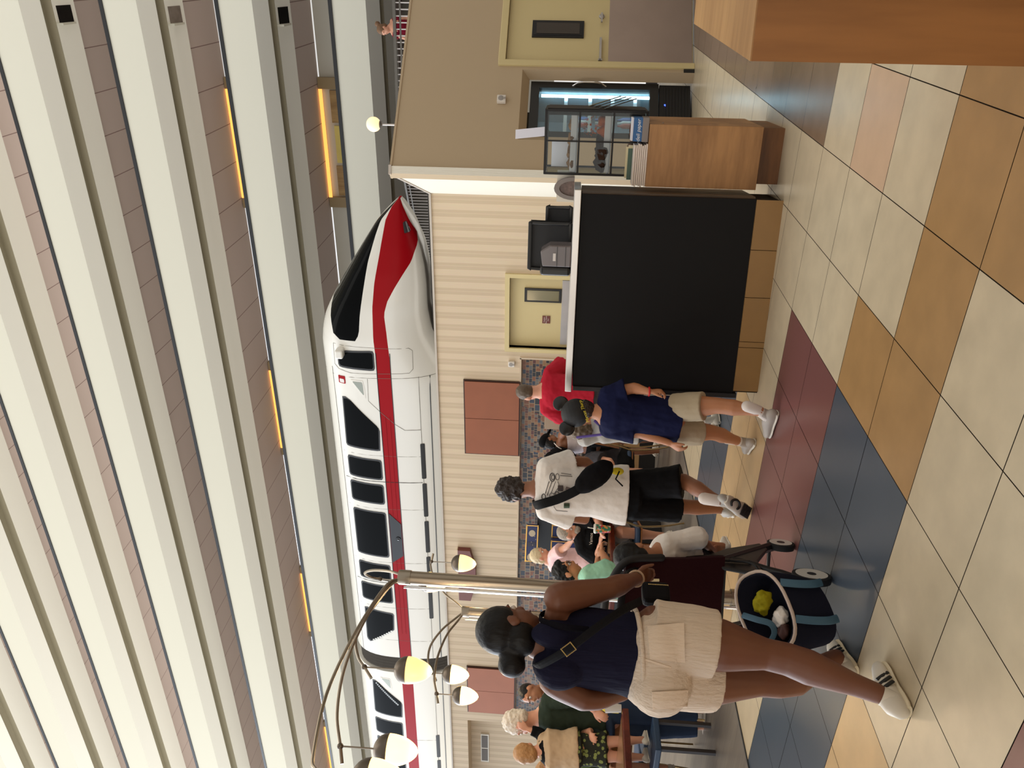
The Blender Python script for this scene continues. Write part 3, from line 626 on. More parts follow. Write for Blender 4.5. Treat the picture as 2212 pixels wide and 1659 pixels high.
mi_ = MB().box(-8.22, -8.0, 15.86, 16.1, 6.40, 6.58).build('side_mirror', M_TW, tr_, bevel=.04, seg=3)
patch([(-5.42, 4.86), (-5.2, 4.96), (-5.22, 5.02), (-5.44, 4.98)], .012, mat('lamp_lens', (90, 88, 90), .1, .5), 'headlamp', tr_, r=.02)
# bellows between the cars
bl = MB()
for i in range(11):
    x = -18.60+.06*i; sc = .97 if i % 2 else .93; ring = []
    for k in range(40):
        a = 2*math.pi*k/40; c_, s_ = math.cos(a), math.sin(a); ring.append((x, YC+1.3*sc*math.copysign(abs(c_)**.66, c_), 5.5+1.62*sc*math.copysign(abs(s_)**.66, s_)))
    bl.v += ring
bl.f = [(i*40+k, i*40+(k+1) % 40, (i+1)*40+(k+1) % 40, (i+1)*40+k) for i in range(10) for k in range(40)]; bl.m = [0]*len(bl.f)
bl.build('bellows', mat('bellows_grey', (84, 80, 76), .7), tr_)
# ================================================================== COUNTERS AND DISPLAY
w_dark = wood('dark_wood_end', (92, 70, 48), (52, 40, 30), 'z', 6)
w_oak = wood('oak_laminate', (182, 134, 84), (140, 98, 58), 'x', 5.5, .45)
w_top = wood('oak_counter_top', (186, 142, 92), (150, 108, 66), 'x', 4, .4)
w_fr = wood('oak_counter_front', (160, 108, 58), (118, 76, 38), 'z', 3.2, .45)
# black service counter
A = V((-1.32, 4.98, 0)); B = V((-2.60, 4.78, 0)); cdx = (A-B).normalized(); cdy = V((-cdx.y, cdx.x, 0)); fc = (B, cdx, cdy, Z_); CL = (A-B).length
ct = thing('service_counter', 'tall black-fronted service counter with a steel top and tiled base', 'counter', B+cdx*CL/2+cdy*.2)
MB().fbox(fc, .0, CL, 0, .46, .165, 1.255).build('body', mat('counter_black', (18, 17, 18), .55, noise=.15, nscale=2, spec=.18), ct)
MB().fbox(fc, -.03, 0, -.01, .46, .14, 1.25).build('end_post', mat('counter_black_edge', (24, 22, 22), .35), ct)
MB().fbox(fc, CL, CL+.012, .03, .46, .165, 1.255).build('end_panel', w_dark, ct)
MB().fbox(fc, -.035, CL+.03, -.03, .50, 1.26, 1.305).build('steel_top', mat('steel_top', (214, 210, 206), .3, .85, noise=.08, nscale=5), ct, bevel=.004)
kt = MB(); xq = [.02, .33, .37, .67, .98, CL]
for a, b in zip(xq, xq[1:]): kt.fbox(fc, a+.002, b-.002, -.012, .0, .0, .163)
kt.build('base_tile', mat('base_tile', (146, 110, 64), .35, noise=.12, nscale=6), ct)
MB().fbox(fc, .01, CL-.01, 0, .44, 0, .165).build('plinth', mat('grout_dark', (50, 42, 34), .8), ct)
# things on the counter
zc = 1.306
def tray(n_, p, w_, h_, lean, lab, yaw=0.):
    t = thing(n_, lab, 'tray', p, 'black serving trays on the counter')
    fx = rot_fr(p, math.atan2(cdx.y, cdx.x)+yaw); o, ex, ey, ez = fx; ez2 = (ez+ey*lean).normalized(); ey2 = ez2.cross(ex)
    fx = (o, ex, ey2, ez2)
    MB().fbox(fx, -w_/2+.012, w_/2-.012, 0, .008, .012, h_-.012).build('base', M_BLKM, t)
    MB().fbox(fx, -w_/2, w_/2, -.022, .012, h_-.02, h_).fbox(fx, -w_/2, w_/2, -.022, .012, 0, .02).fbox(fx, -w_/2, -w_/2+.02, -.022, .012, .02, h_-.02).fbox(fx, w_/2-.02, w_/2, -.022, .012, .02, h_-.02).build('rim', M_BLK, t, bevel=.008)
pa = atd(1240, 535, 5.38)
tray('tray', V((pa.x, pa.y, zc)), .33, .30, .12, 'big black upright tray behind the clear bin')
pa = atd(1240, 478, 5.50)
tray('tray', V((pa.x, pa.y, zc)), .2, .19, .1, 'smaller black upright tray, nearer the display case')
pa = atd(1238, 560, 5.20); bp = V((pa.x, pa.y, zc))
bn = thing('dispenser_bin', 'black and clear plastic dispenser with a hinged lid on the counter', 'bin', bp)
fb = rot_fr(bp, math.atan2(cdx.y, cdx.x))
MB().fbox(fb, -.10, -.04, -.09, .09, 0, .20).build('body', M_BLK, bn, bevel=.02, seg=3)
MB().prism([(-.04, 0), (.10, 0), (.10, .14), (.06, .20), (-.04, .185)], (bp-fb[2]*.085, fb[1], Z_, -fb[2]), -.17, 0).build('clear_cover', mat('smoky_plastic', (112, 104, 104), .15, spec=.6), bn, bevel=.008)
MB().fbox(fb, .0, .05, -.0905, -.088, .10, .118).build('sticker', mat('sticker_white', (220, 214, 208), .6), bn)
for s_, zz in ((.03, .035), (.03, .09)): MB().fbox(fb, -.035, .095, -.089, -.0865, zz, zz+.003).build('rib', M_BLK, bn)
# steel guard and arched mirror at the counter's right end
pa = atd(1240, 385, 5.35)
gd = thing('steel_guard', 'low brushed steel guard panel at the right end of the counter', 'guard', (pa.x, pa.y, zc))
fg = rot_fr((pa.x, pa.y, zc), math.atan2(cdx.y, cdx.x))
MB().fbox(fg, -.16, .05, 0, .02, 0, .118).build('panel', mat('steel_light', (196, 190, 178), .35, .6), gd)
pa = atd(1240, 408, 5.25); ar_ = thing('arched_shield', 'curved grey shield with a patterned inside on the counter edge', 'shield', (pa.x, pa.y, zc))
fg = rot_fr((pa.x, pa.y, zc), math.atan2(cdx.y, cdx.x)); op = []; ip = []
for k in range(13):
    a = math.pi*(1-k/12); op.append((.075*math.cos(a), .135*math.sin(a))); ip.append((.05*math.cos(a), .10*math.sin(a)))
m_ = MB(); o_, ex, ey, ez = fg
vs = [o_+ex*a+ez*b+ey*t for t in (0, .05) for q_ in (op, ip) for a, b in q_]; fs = []
for i in range(12): fs += [(i, i+1, 14+i, 13+i), (26+i, 39+i, 40+i, 27+i), (i, 26+i, 27+i, i+1), (13+i, 14+i, 40+i, 39+i)]
m_.add(vs, fs).build('hoop', mat('grey_plastic', (128, 118, 112), .4), ar_)
MB().prism(ip, (o_+ey*.03, ex, ez, ey), 0, .01).build('inner_panel', mat('checked_panel', (110, 84, 74), .3, noise=.9, nscale=60), ar_)
# wood plinth with pastry display
P0_ = V((-1.30, 5.13, 0)); P1_ = V((-.915, 5.165, 0)); pdx = (P1_-P0_).normalized(); pdy = V((-pdx.y, pdx.x, 0)); fp = (P0_, pdx, pdy, Z_); PW = (P1_-P0_).length
pl_ = thing('display_plinth', 'oak laminate plinth carrying the pastry display case', 'plinth', P0_+pdx*PW/2+pdy*.3)
pt = atd(1397, 330, 5.12).z
MB().fbox(fp, 0, PW, 0, .62, .145, pt).build('body', w_oak, pl_, bevel=.002)
MB().fbox(fp, .03, PW-.01, .06, .60, 0, .145).build('toe_kick', wood('oak_dark', (128, 84, 44), (92, 58, 30), 'x', 5, .5), pl_)
MB().lathe([(.006, 0), (.006, .004), (0, .005)], P1_+pdy*.1+Z_*(pt-.09), 10, (pdy, Z_, pdx)).build('lock', M_STEEL, pl_)
# display case
dz0 = pt; dh = .66; q0 = .135
cs = thing('pastry_display', 'black-framed glass pastry display case with three shelves on the plinth', 'display case', P0_+pdx*PW/2+pdy*.35+Z_*dz0)
x0, x1, y0, y1 = -.015+.12, -.015+.12+.40, .16, .52
x0, x1 = .045, .445
fr2 = MB()
for xx in (x0, x1): 
    for yy in (y0, y1): fr2.fbox(fp, xx-.007, xx+.007, yy-.007, yy+.007, dz0, dz0+dh)
for zz in (dz0+.007, dz0+dh):
    fr2.fbox(fp, x0, x1, y0-.007, y0+.007, zz-.007, zz+.007); fr2.fbox(fp, x0, x1, y1-.007, y1+.007, zz-.007, zz+.007)
    for xx in (x0, x1): fr2.fbox(fp, xx-.007, xx+.007, y0, y1, zz-.007, zz+.007)
fr2.build('frame', M_BLKM, cs)
mu = MB(); xm = (x0+x1)/2+.01
mu.fbox(fp, xm-.005, xm+.005, y0-.006, y0+.004, dz0, dz0+dh)
for zz in (dz0+.22, dz0+.44): mu.fbox(fp, x0, x1, y0-.006, y0+.004, zz-.006, zz+.006)
mu.build('mullion', M_BLKM, cs)
MB().fbox(fp, x0, x1, y0-.001, y0+.001, dz0+.01, dz0+dh-.01).fbox(fp, x1-.001, x1+.001, y0, y1, dz0+.01, dz0+dh-.01).fbox(fp, x0-.001, x0+.001, y0, y1, dz0+.01, dz0+dh-.01).build('glass', gm, cs)
M_ACR = mat('shelf_white', (226, 224, 228), .3)
for zz in (dz0+.23, dz0+.45): MB().fbox(fp, x0+.01, x1-.01, y0+.03, y1-.01, zz-.002, zz+.008).fbox(fp, x0+.01, x1-.01, y0+.03, y0+.036, zz-.002, zz+.046).build('shelf', M_ACR, cs)
sd = MB().fbox(fp, x1-.03, x1+.012, y0+.02, y1-.02, dz0+.02, dz0+dh-.01).build('side_door', M_BLKM, cs)
for j in range(4):
    a = P0_+pdx*(x1+.008)+pdy*(.2+.08*j)+Z_*(dz0+.30+.03*j); MB().bar(a, a+pdx*.07+Z_*(-.22)+pdy*.03, .004, .05, pdy).build('price_flap', mat('flap_black', (16, 16, 18), .15), cs)
# pastries: each its own
def blob(n_, c, r, m, lab, cat='pastry', grp='pastries in the display case', seed=0, amp=.25):
    rn = random.Random(seed); o = MB().ell(c, r, 12, 8); ph = [rn.uniform(0, 6) for _ in range(6)]; cc = V(c)
    vv = []
    for v in o.v:
        d = V(v)-cc; k = 1+amp*(math.sin(d.x*90+ph[0])*math.sin(d.y*80+ph[1])+.5*math.sin(d.z*120+ph[2])); vv.append(tuple(cc+d*k))
    o.v = vv; ob = o.build(n_, m, smooth=60); tag(ob, lab, cat, grp); return ob
pg = [mat('seeded_crust', (62, 44, 34), .8, noise=.9, nscale=160, bump=.6, bscale=220), mat('croissant_brown', (150, 84, 40), .5, noise=.35, nscale=30), mat('glazed_orange', (214, 104, 44), .3, noise=.3, nscale=25), mat('granola_crust', (128, 92, 56), .8, noise=.8, nscale=110, bump=.5, bscale=160), mat('pale_pastry', (206, 182, 138), .6, noise=.2, nscale=20)]
L3 = lambda a, b, c: P0_+pdx*a+pdy*b+Z_*c
spec_ = [('scone', 3, [(x0+.06, .25), (x0+.13, .27), (x0+.21, .25), (x0+.30, .27)], dz0+.475, (.035, .05, .022), 'granola-topped bar on the top shelf'),
         ('seeded_roll', 0, [(x0+.07, .24), (x0+.14, .23), (x0+.20, .29)], dz0+.275, (.045, .07, .032), 'dark seeded roll on the middle shelf'),
         ('orange_pastry', 2, [(x0+.27, .25), (x0+.33, .28)], dz0+.27, (.028, .04, .028), 'orange glazed pastry on the middle shelf'),
         ('croissant', 1, [(x0+.06, .26), (x0+.14, .24), (x0+.22, .27), (x0+.30, .25), (x0+.16, .36), (x0+.26, .38)], dz0+.045, (.045, .06, .035), 'brown croissant on the case floor')]
pos_w = ('at the left', 'second from the left', 'third from the left', 'at the right', 'behind at the left', 'behind at the right')
for n_, mi, pts, zz, r, lab in spec_:
    for k, (a, b) in enumerate(pts): blob(n_, L3(a, b, zz+.010), tuple(q_*1.3 for q_ in r), pg[mi], lab+' '+pos_w[k], seed=k)
lf = MB()
for k in range(50):
    c = L3(x0+random.uniform(.24, .37), random.uniform(.2, .34), dz0+.36+random.uniform(-.03, .05)); d = V([random.uniform(-1, 1) for _ in range(3)])*.012; e = V([random.uniform(-1, 1) for _ in range(3)])*.006; lf.add([c-d, c+e, c+d, c-e], [(0, 1, 2, 3)])
tag(lf.build('dried_leaf_garland', pg[2]), 'orange leaf garland hanging under the top shelf of the display case', 'garland')
# napkins, deli paper, sheet on top
nk = thing('napkin_stack', 'fat stack of white folded napkins lying at the front of the plinth', 'napkins', L3(.1, .08, pt))
for k in range(7):
    MB().fbox(fp, -.0+.004*math.sin(k*2.1), .26+.006*math.cos(k*1.7), .005+.003*k % 2, .14, pt+.001+.0125*k, pt+.0115+.0125*k).build('napkin', mat('napkin_paper', (226, 212, 200), .8, noise=.04, nscale=30), nk, bevel=.003)
for k, (c, lab) in enumerate((((96, 116, 104), 'green-grey paper pad standing behind the napkin stack'), ((226, 214, 176), 'cream paper pad standing at the back behind the napkins'), ((230, 220, 190), 'cream paper pad just behind the napkin stack'))):
    tag(MB().fbox(fp, .02+.01*k, .22+.01*k, .146+.004*k, .149+.004*k, pt+.001, pt+.115+.015*(k % 2)).build('paper_pad', mat('pad_%d' % k, c, .8)), lab, 'paper pad', 'paper pads behind the napkins')
dp = thing('deli_paper_box', 'blue and clear box lettered deli paper at the right front of the plinth', 'box', L3(.34, .07, pt))
MB().fbox(fp, .275, .425, .02, .13, pt+.003, pt+.045).build('lower_tray', mat('grey_clear', (132, 122, 116), .3), dp, bevel=.004)
MB().fbox(fp, .278, .422, .022, .13, pt+.045, pt+.10).build('blue_carton', mat('carton_blue', (36, 92, 146), .4), dp)
text('carton_lettering', 'deli paper', .034, (L3(.345, .0215, pt+.068), pdx, Z_, -pdy), mat('carton_white', (226, 226, 226), .5), dp, shear=.2)
tag(MB().fbox(fp, .28, .42, .03, .12, pt+.101, pt+.112).build('paper_sheets', mat('sheet_white', (224, 220, 222), .7)), 'white sheets on top of the blue deli paper box', 'paper')
fl = rot_fr(L3(x0+.22, .34, dz0+dh+.008), math.atan2(pdx.y, pdx.x)); ez_ = (Z_*1+pdx*(-.12)).normalized()
tag(MB().fbox((fl[0], fl[1], fl[2], ez_), .0, .06, 0, .003, 0, .205).build('price_card', mat('card_white', (226, 224, 232), .7)), 'tall white card standing tilted on top of the pastry case', 'card')
tag(MB().fbox(fp, x0+.03, x0+.20, y0+.12, y0+.13, dz0+.47, dz0+.62).build('paper_notice', mat('card_white', (226, 224, 232), .7)), 'white paper notice inside the top of the pastry case', 'paper')
# ---- near wood counter, lower right of the view
c0 = onz(1620, 132, .9); c1 = onz(1500, 52, .9); e1 = (c1-c0).normalized(); c2 = onz(1635, 0, .9); e2 = (c2-c0).normalized(); fn = (V((c0.x, c0.y, 0)), e2, V((-e2.y, e2.x, 0)), Z_)
nc = thing('wood_counter', 'warm oak counter close to the camera at the right', 'counter', (c0.x, c0.y, 0))
MB().add([V((c0.x, c0.y, z))+e2*a+e1*b for z in (0, .896) for a, b in ((.0, 0), (1.5, 0), (1.5, 1.12), (0, 1.12))], [(3, 2, 1, 0), (4, 5, 6, 7), (0, 1, 5, 4), (1, 2, 6, 5), (2, 3, 7, 6), (3, 0, 4, 7)]).build('body', w_fr, nc)
MB().add([V((c0.x, c0.y, z))+e2*a+e1*b for z in (.8962, .9) for a, b in ((.0, 0), (1.5, 0), (1.5, 1.12), (0, 1.12))], [(3, 2, 1, 0), (4, 5, 6, 7), (0, 1, 5, 4), (1, 2, 6, 5), (2, 3, 7, 6), (3, 0, 4, 7)]).build('counter_top', w_top, nc)

# ================================================================== BRANCHED LAMPS
M_BRZ = mat('brushed_nickel', (150, 138, 122), .3, .95, noise=.15, nscale=8, stretch=(1, 1, .15))
M_CAP = mat('lamp_cap_metal', (104, 94, 84), .35, .9)
def egg(c, L_, t, lab=None, s=.36, estr=2.2, warm=(255, 206, 120)):
    """egg lamp hanging point down, c = centre of the cap/glass seam"""
    R_ = L_*s; em = mat('egg_glow_%d' % int(estr*10), (255, 214, 140), .35, emit=warm, estr=estr)
    sh = MB().lathe([(R_*max(0, 1-(i/14)**1.9)**.60, -L_*.66*(i/14)) for i in range(15)], c, 24).build('glass_shade', em, t, smooth=60)
    MB().lathe([(R_*1.01*math.cos(math.pi/2*i/10), .34*L_*math.sin(math.pi/2*i/10)) for i in range(11)][:-1]+[(.004, .34*L_)], V(c)+Z_*.001, 24).build('metal_cap', M_CAP, sh, smooth=60)
    l = bpy.data.lights.new('egg_bulb', 'POINT'); l.energy = 6; l.color = (1, .78, .5); l.shadow_soft_size = .05
    o = bpy.data.objects.new('egg_bulb', l); COL.objects.link(o); o.location = V(c)+V((0, 0, -L_*.8)); put(o, t)
def lamp(base, top, D, pr, arms, lab, nrod=2):
    t = thing('branched_lamp', lab, 'floor lamp', (base.x, base.y, 0), 'branched egg-shaded lamps')
    MB().tube([(base.x, base.y, .02), (base.x, base.y, top.z)], pr, 24).build('pole', M_BRZ, t, smooth=True)
    MB().lathe([(pr*4, 0), (pr*4, .02), (pr*1.3, .05), (pr*1.3, .1)], (base.x, base.y, 0), 24).build('base', M_BRZ, t, smooth=True)
    s_ = V((math.cos(HEAD), math.sin(HEAD), 0)); p2 = base-s_*(pr*1.35)-DEPTH*pr*.4
    for k in range(nrod):
        q_ = base-s_*(pr*(1.25+.3*k))-DEPTH*(pr*(.9-1.5*k)); MB().tube([(q_.x, q_.y, .05), (q_.x, q_.y, top.z-.02)], pr*.18, 8).build('side_rod', mat('chrome', (220, 220, 222), .12, 1.), t, smooth=True)
    MB().lathe([(pr*1.12, -.06), (pr*1.12, .02), (pr*1.0, .03)], top, 24).build('collar', M_BRZ, t, smooth=True)
    for pts, ball, bot, L_, es in arms:
        P = [atd(a, b, d) for a, b, d in pts]
        if len(P) > 1:
            am = MB().tube(arc(P), pr*.22, 8).build('arm', M_BRZ, t, smooth=True)
            MB().ell(P[-1], pr*.42, 12, 8).build('joint_ball', M_CAP, am, smooth=True)
            d_ = (P[-1]-P[-2]).normalized(); MB().tube([P[-1], P[-1]+d_*.10], pr*.24, 8).build('arm_tip', M_BRZ, am)
            e_ = atd(bot[0], bot[1], bot[2]); MB().tube([P[-1], V((P[-1].x, P[-1].y, e_.z+.34*L_))], pr*.12, 6).build('drop_rod', M_BRZ, am)
            egg(V((P[-1].x, P[-1].y, e_.z)), L_, t, s=.34, estr=es)
    return t
D1 = 5.5; b1 = atd(870, 1247, D1)
lamp(b1, b1, D1, .047, [
    ([(872, 1252, 5.5), (845, 1256, 5.45), (815, 1290, 5.3), (760, 1380, 4.9), (705, 1500, 4.5), (677, 1630, 4.0), (682, 1662, 3.85), (700, 1673, 3.75)], None, (800, 1671, 3.75), .27, 3.6),
    ([(872, 1256, 5.5), (848, 1260, 5.45), (815, 1295, 5.35), (775, 1365, 5.15), (742, 1450, 4.95), (728, 1540, 4.8), (735, 1612, 4.7)], None, (840, 1612, 4.7), .275, 3.6),
    ([(872, 1250, 5.5), (850, 1258, 5.5), (812, 1305, 5.5), (778, 1350, 5.45), (768, 1385, 5.4), (774, 1420, 5.35), (787, 1441, 5.3)], None, (880, 1443, 5.3), .265, 1.5),
    ([(872, 1243, 5.5), (840, 1234, 5.6), (805, 1232, 5.9), (788, 1238, 6.2), (800, 1247, 6.5), (821, 1251, 6.6)], None, (925, 1262, 6.6), .25, 4.0)],
     'tall steel branched lamp with egg-shaped shades, nearer of the two')
D2 = 9.0; b2 = atd(1003, 1321, D2)
lamp(b2, b2, D2, .055, [
    ([(1004, 1320, 9), (985, 1335, 8.95), (955, 1360, 8.8), (930, 1395, 8.6), (925, 1430, 8.4), (935, 1454, 8.3)], None, (975, 1455, 8.3), .29, 4.0),
    ([(1004, 1322, 9), (990, 1340, 8.9), (965, 1372, 8.6), (945, 1420, 8.2), (938, 1465, 7.9), (943, 1499, 7.8)], None, (996, 1501, 7.8), .265, 4.0),
    ([(1004, 1318, 9), (985, 1302, 9.1), (960, 1282, 9.3), (938, 1250, 9.5), (930, 1222, 9.6), (932, 1213, 9.6)], None, (993, 1217, 9.6), .31, 2.2)],
     'smaller-looking branched lamp with egg-shaped shades, farther of the two')
# ================================================================== PEOPLE
def remesh(mb, name, mats, parent, vox=.008, smooth=3, noise=0., ns=20., relief=None):
    """fuse overlapping closed volumes into one continuous skin"""
    me = bpy.data.meshes.new(name); me.from_pydata(mb.v, [], mb.f)
    b = bmesh.new(); b.from_mesh(me); bmesh.ops.recalc_face_normals(b, faces=b.faces); b.to_mesh(me); b.free()
    o = bpy.data.objects.new(name, me); COL.objects.link(o)
    r = o.modifiers.new('r', 'REMESH'); r.mode = 'VOXEL'; r.voxel_size = vox
    if smooth: s = o.modifiers.new('s', 'SMOOTH'); s.factor = .5; s.iterations = smooth
    dg = bpy.context.evaluated_depsgraph_get(); dg.update()
    m2 = bpy.data.meshes.new_from_object(o.evaluated_get(dg)); o.modifiers.clear(); bpy.data.meshes.remove(me) if False else None
    if noise:
        from mathutils import noise as NZ
        m2.update(); nn = [v.normal.copy() for v in m2.vertices]
        for v, n_ in zip(m2.vertices, nn): v.co += n_*(noise*NZ.fractal(v.co*ns, 1.0, 2.0, 3))
    if relief:
        m2.update(); nn = [v.normal.copy() for v in m2.vertices]
        for v, n_ in zip(m2.vertices, nn): v.co += n_*relief(v.co)
    m2.name = name; m2.materials.clear()
    for m in (mats if isinstance(mats, (list, tuple)) else [mats]): m2.materials.append(m)
    m2.polygons.foreach_set('use_smooth', [True]*len(m2.polygons)); m2.update()
    o.data = m2
    if parent: put(o, parent)
    return o
def N(v): return V(v).normalized()
def lerp(a, b, t): return a+(b-a)*t
def finger(mb, p, d, nrm, L_, r, curl):
    """three phalanges bending towards -nrm (palm side)"""
    pts = [p]; ax = d.cross(nrm); a = 0
    for k, f in enumerate((.46, .30, .24)):
        a += curl*(.75, 1.1, .8)[k]; q = Quaternion(ax, -a); pts.append(pts[-1]+(q @ d)*L_*f)
    mb.tube(pts, [r, r*.95, r*.88, r*.74], 8, 'round')
def hand(mb, wr, d, nrm, s=1., curl=.5, side=1, spread=.06, thumb=.6):
    """wr wrist, d towards the fingertips, nrm back-of-hand normal, side +1: thumb on (d x nrm) side"""
    d = N(d); nrm = N(nrm-d*nrm.dot(d)); sd = d.cross(nrm)*side
    mb.tube([wr-d*.01*s, wr+d*.03*s, wr+d*.065*s, wr+d*.088*s], [.026*s, .034*s, .040*s, .036*s], 10, 'round', rx=[.017*s, .016*s, .015*s, .012*s], side=sd)
    for k, (off_, L_, r) in enumerate(((.029, .070, .0088), (.010, .078, .0092), (-.010, .073, .0088), (-.028, .058, .0078))):
        p = wr+d*(.086-.004*abs(k-1.2))*s+sd*off_*s
        finger(mb, p, N(d+sd*spread*(1.5-k)), nrm, L_*s, r*s, curl*(1+.12*k))
    p = wr+d*.028*s+sd*.026*s; td = N(d*.75+sd*thumb-nrm*.25)
    mb.tube([p, p+td*.034*s, p+N(td+d*.35-nrm*.3*curl)*.062*s, p+N(td+d*.6-nrm*.5*curl)*.084*s], [.0135*s, .0115*s, .0105*s, .0085*s], 8, 'round')
def head(mb, c, f, up, s=1., ear=1., nose=1., jaw=1.):
    """c centre of the skull, f facing, up"""
    f = N(f); up = N(up-f*up.dot(f)); r = f.cross(up)
    A_ = (r, f, up)
    mb.ell(c+up*.015*s-f*.005*s, (.076*s, .093*s, .100*s), 18, 12, A_)
    mb.ell(c+f*.022*s-up*.045*s, (.062*s*jaw, .070*s, .075*s), 14, 10, A_)
    mb.ell(c+f*.055*s-up*.098*s, (.028*s, .026*s, .022*s), 10, 8, A_)
    if nose:
        mb.tube([c+f*.086*s+up*.002*s, c+f*.103*s-up*.030*s, c+f*.098*s-up*.040*s], [.008*s, .0125*s, .012*s], 8, 'round')
        mb.ell(c+f*.080*s-up*.068*s, (.024*s, .014*s, .0065*s), 10, 6, A_); mb.ell(c+f*.079*s-up*.078*s, (.020*s, .013*s, .0065*s), 10, 6, A_)
        mb.ell(c+f*.080*s+up*.022*s, (.056*s, .014*s, .010*s), 10, 6, A_)
    for k in (-1, 1):
        mb.ell(c+r*k*.078*s-f*.004*s-up*.018*s, (.010*s*ear, .020*s*ear, .031*s*ear), 10, 8, (N(r*k+f*-.35), N(f+r*k*.35), up))
def eyes(P, c, f, up, s, brow, iris=(60, 40, 26)):
    f = N(f); up = N(up-f*up.dot(f)); r = f.cross(up)
    for k in (-1, 1):
        e = c+r*k*.031*s+f*.079*s-up*.002*s
        MB().ell(e, .0125*s, 12, 8).build('eye', mat('eye_white', (215, 205, 196), .3), P, smooth=True)
        MB().ell(e+f*.0075*s, .0066*s, 10, 6).build('iris', mat('iris_%d' % iris[0], iris, .2), P, smooth=True)
        MB().tube([e+f*.008*s+up*.022*s-r*k*.016*s, e+f*.010*s+up*.027*s, e+f*.002*s+up*.022*s+r*k*.018*s], [.003*s, .0042*s, .002*s], 6, 'round').build('eyebrow', brow, P)
    MB().tube([c+f*.090*s-up*.073*s-r*.021*s, c+f*.095*s-up*.0725*s, c+f*.090*s-up*.073*s+r*.021*s], [.0015*s, .0035*s, .0015*s], 6, 'round', rx=[.002*s, .005*s, .002*s]).build('lips', mat('lips', (140, 84, 74), .5), P)
def hair_cap(mb, c, f, up, s=1., back=1., top=1., low=.0, front=.045, puff=1.):
    f = N(f); up = N(up-f*up.dot(f)); r = f.cross(up); A_ = (r, f, up)
    mb.ell(c+up*(.030*top)*s-f*.014*s, (.084*s*puff, .096*s*puff, .094*s*puff), 18, 12, A_)
    mb.ell(c-f*.034*s*back-up*(.020+low)*s, (.073*s*puff, .066*s*puff, .072*s*puff), 14, 10, A_)
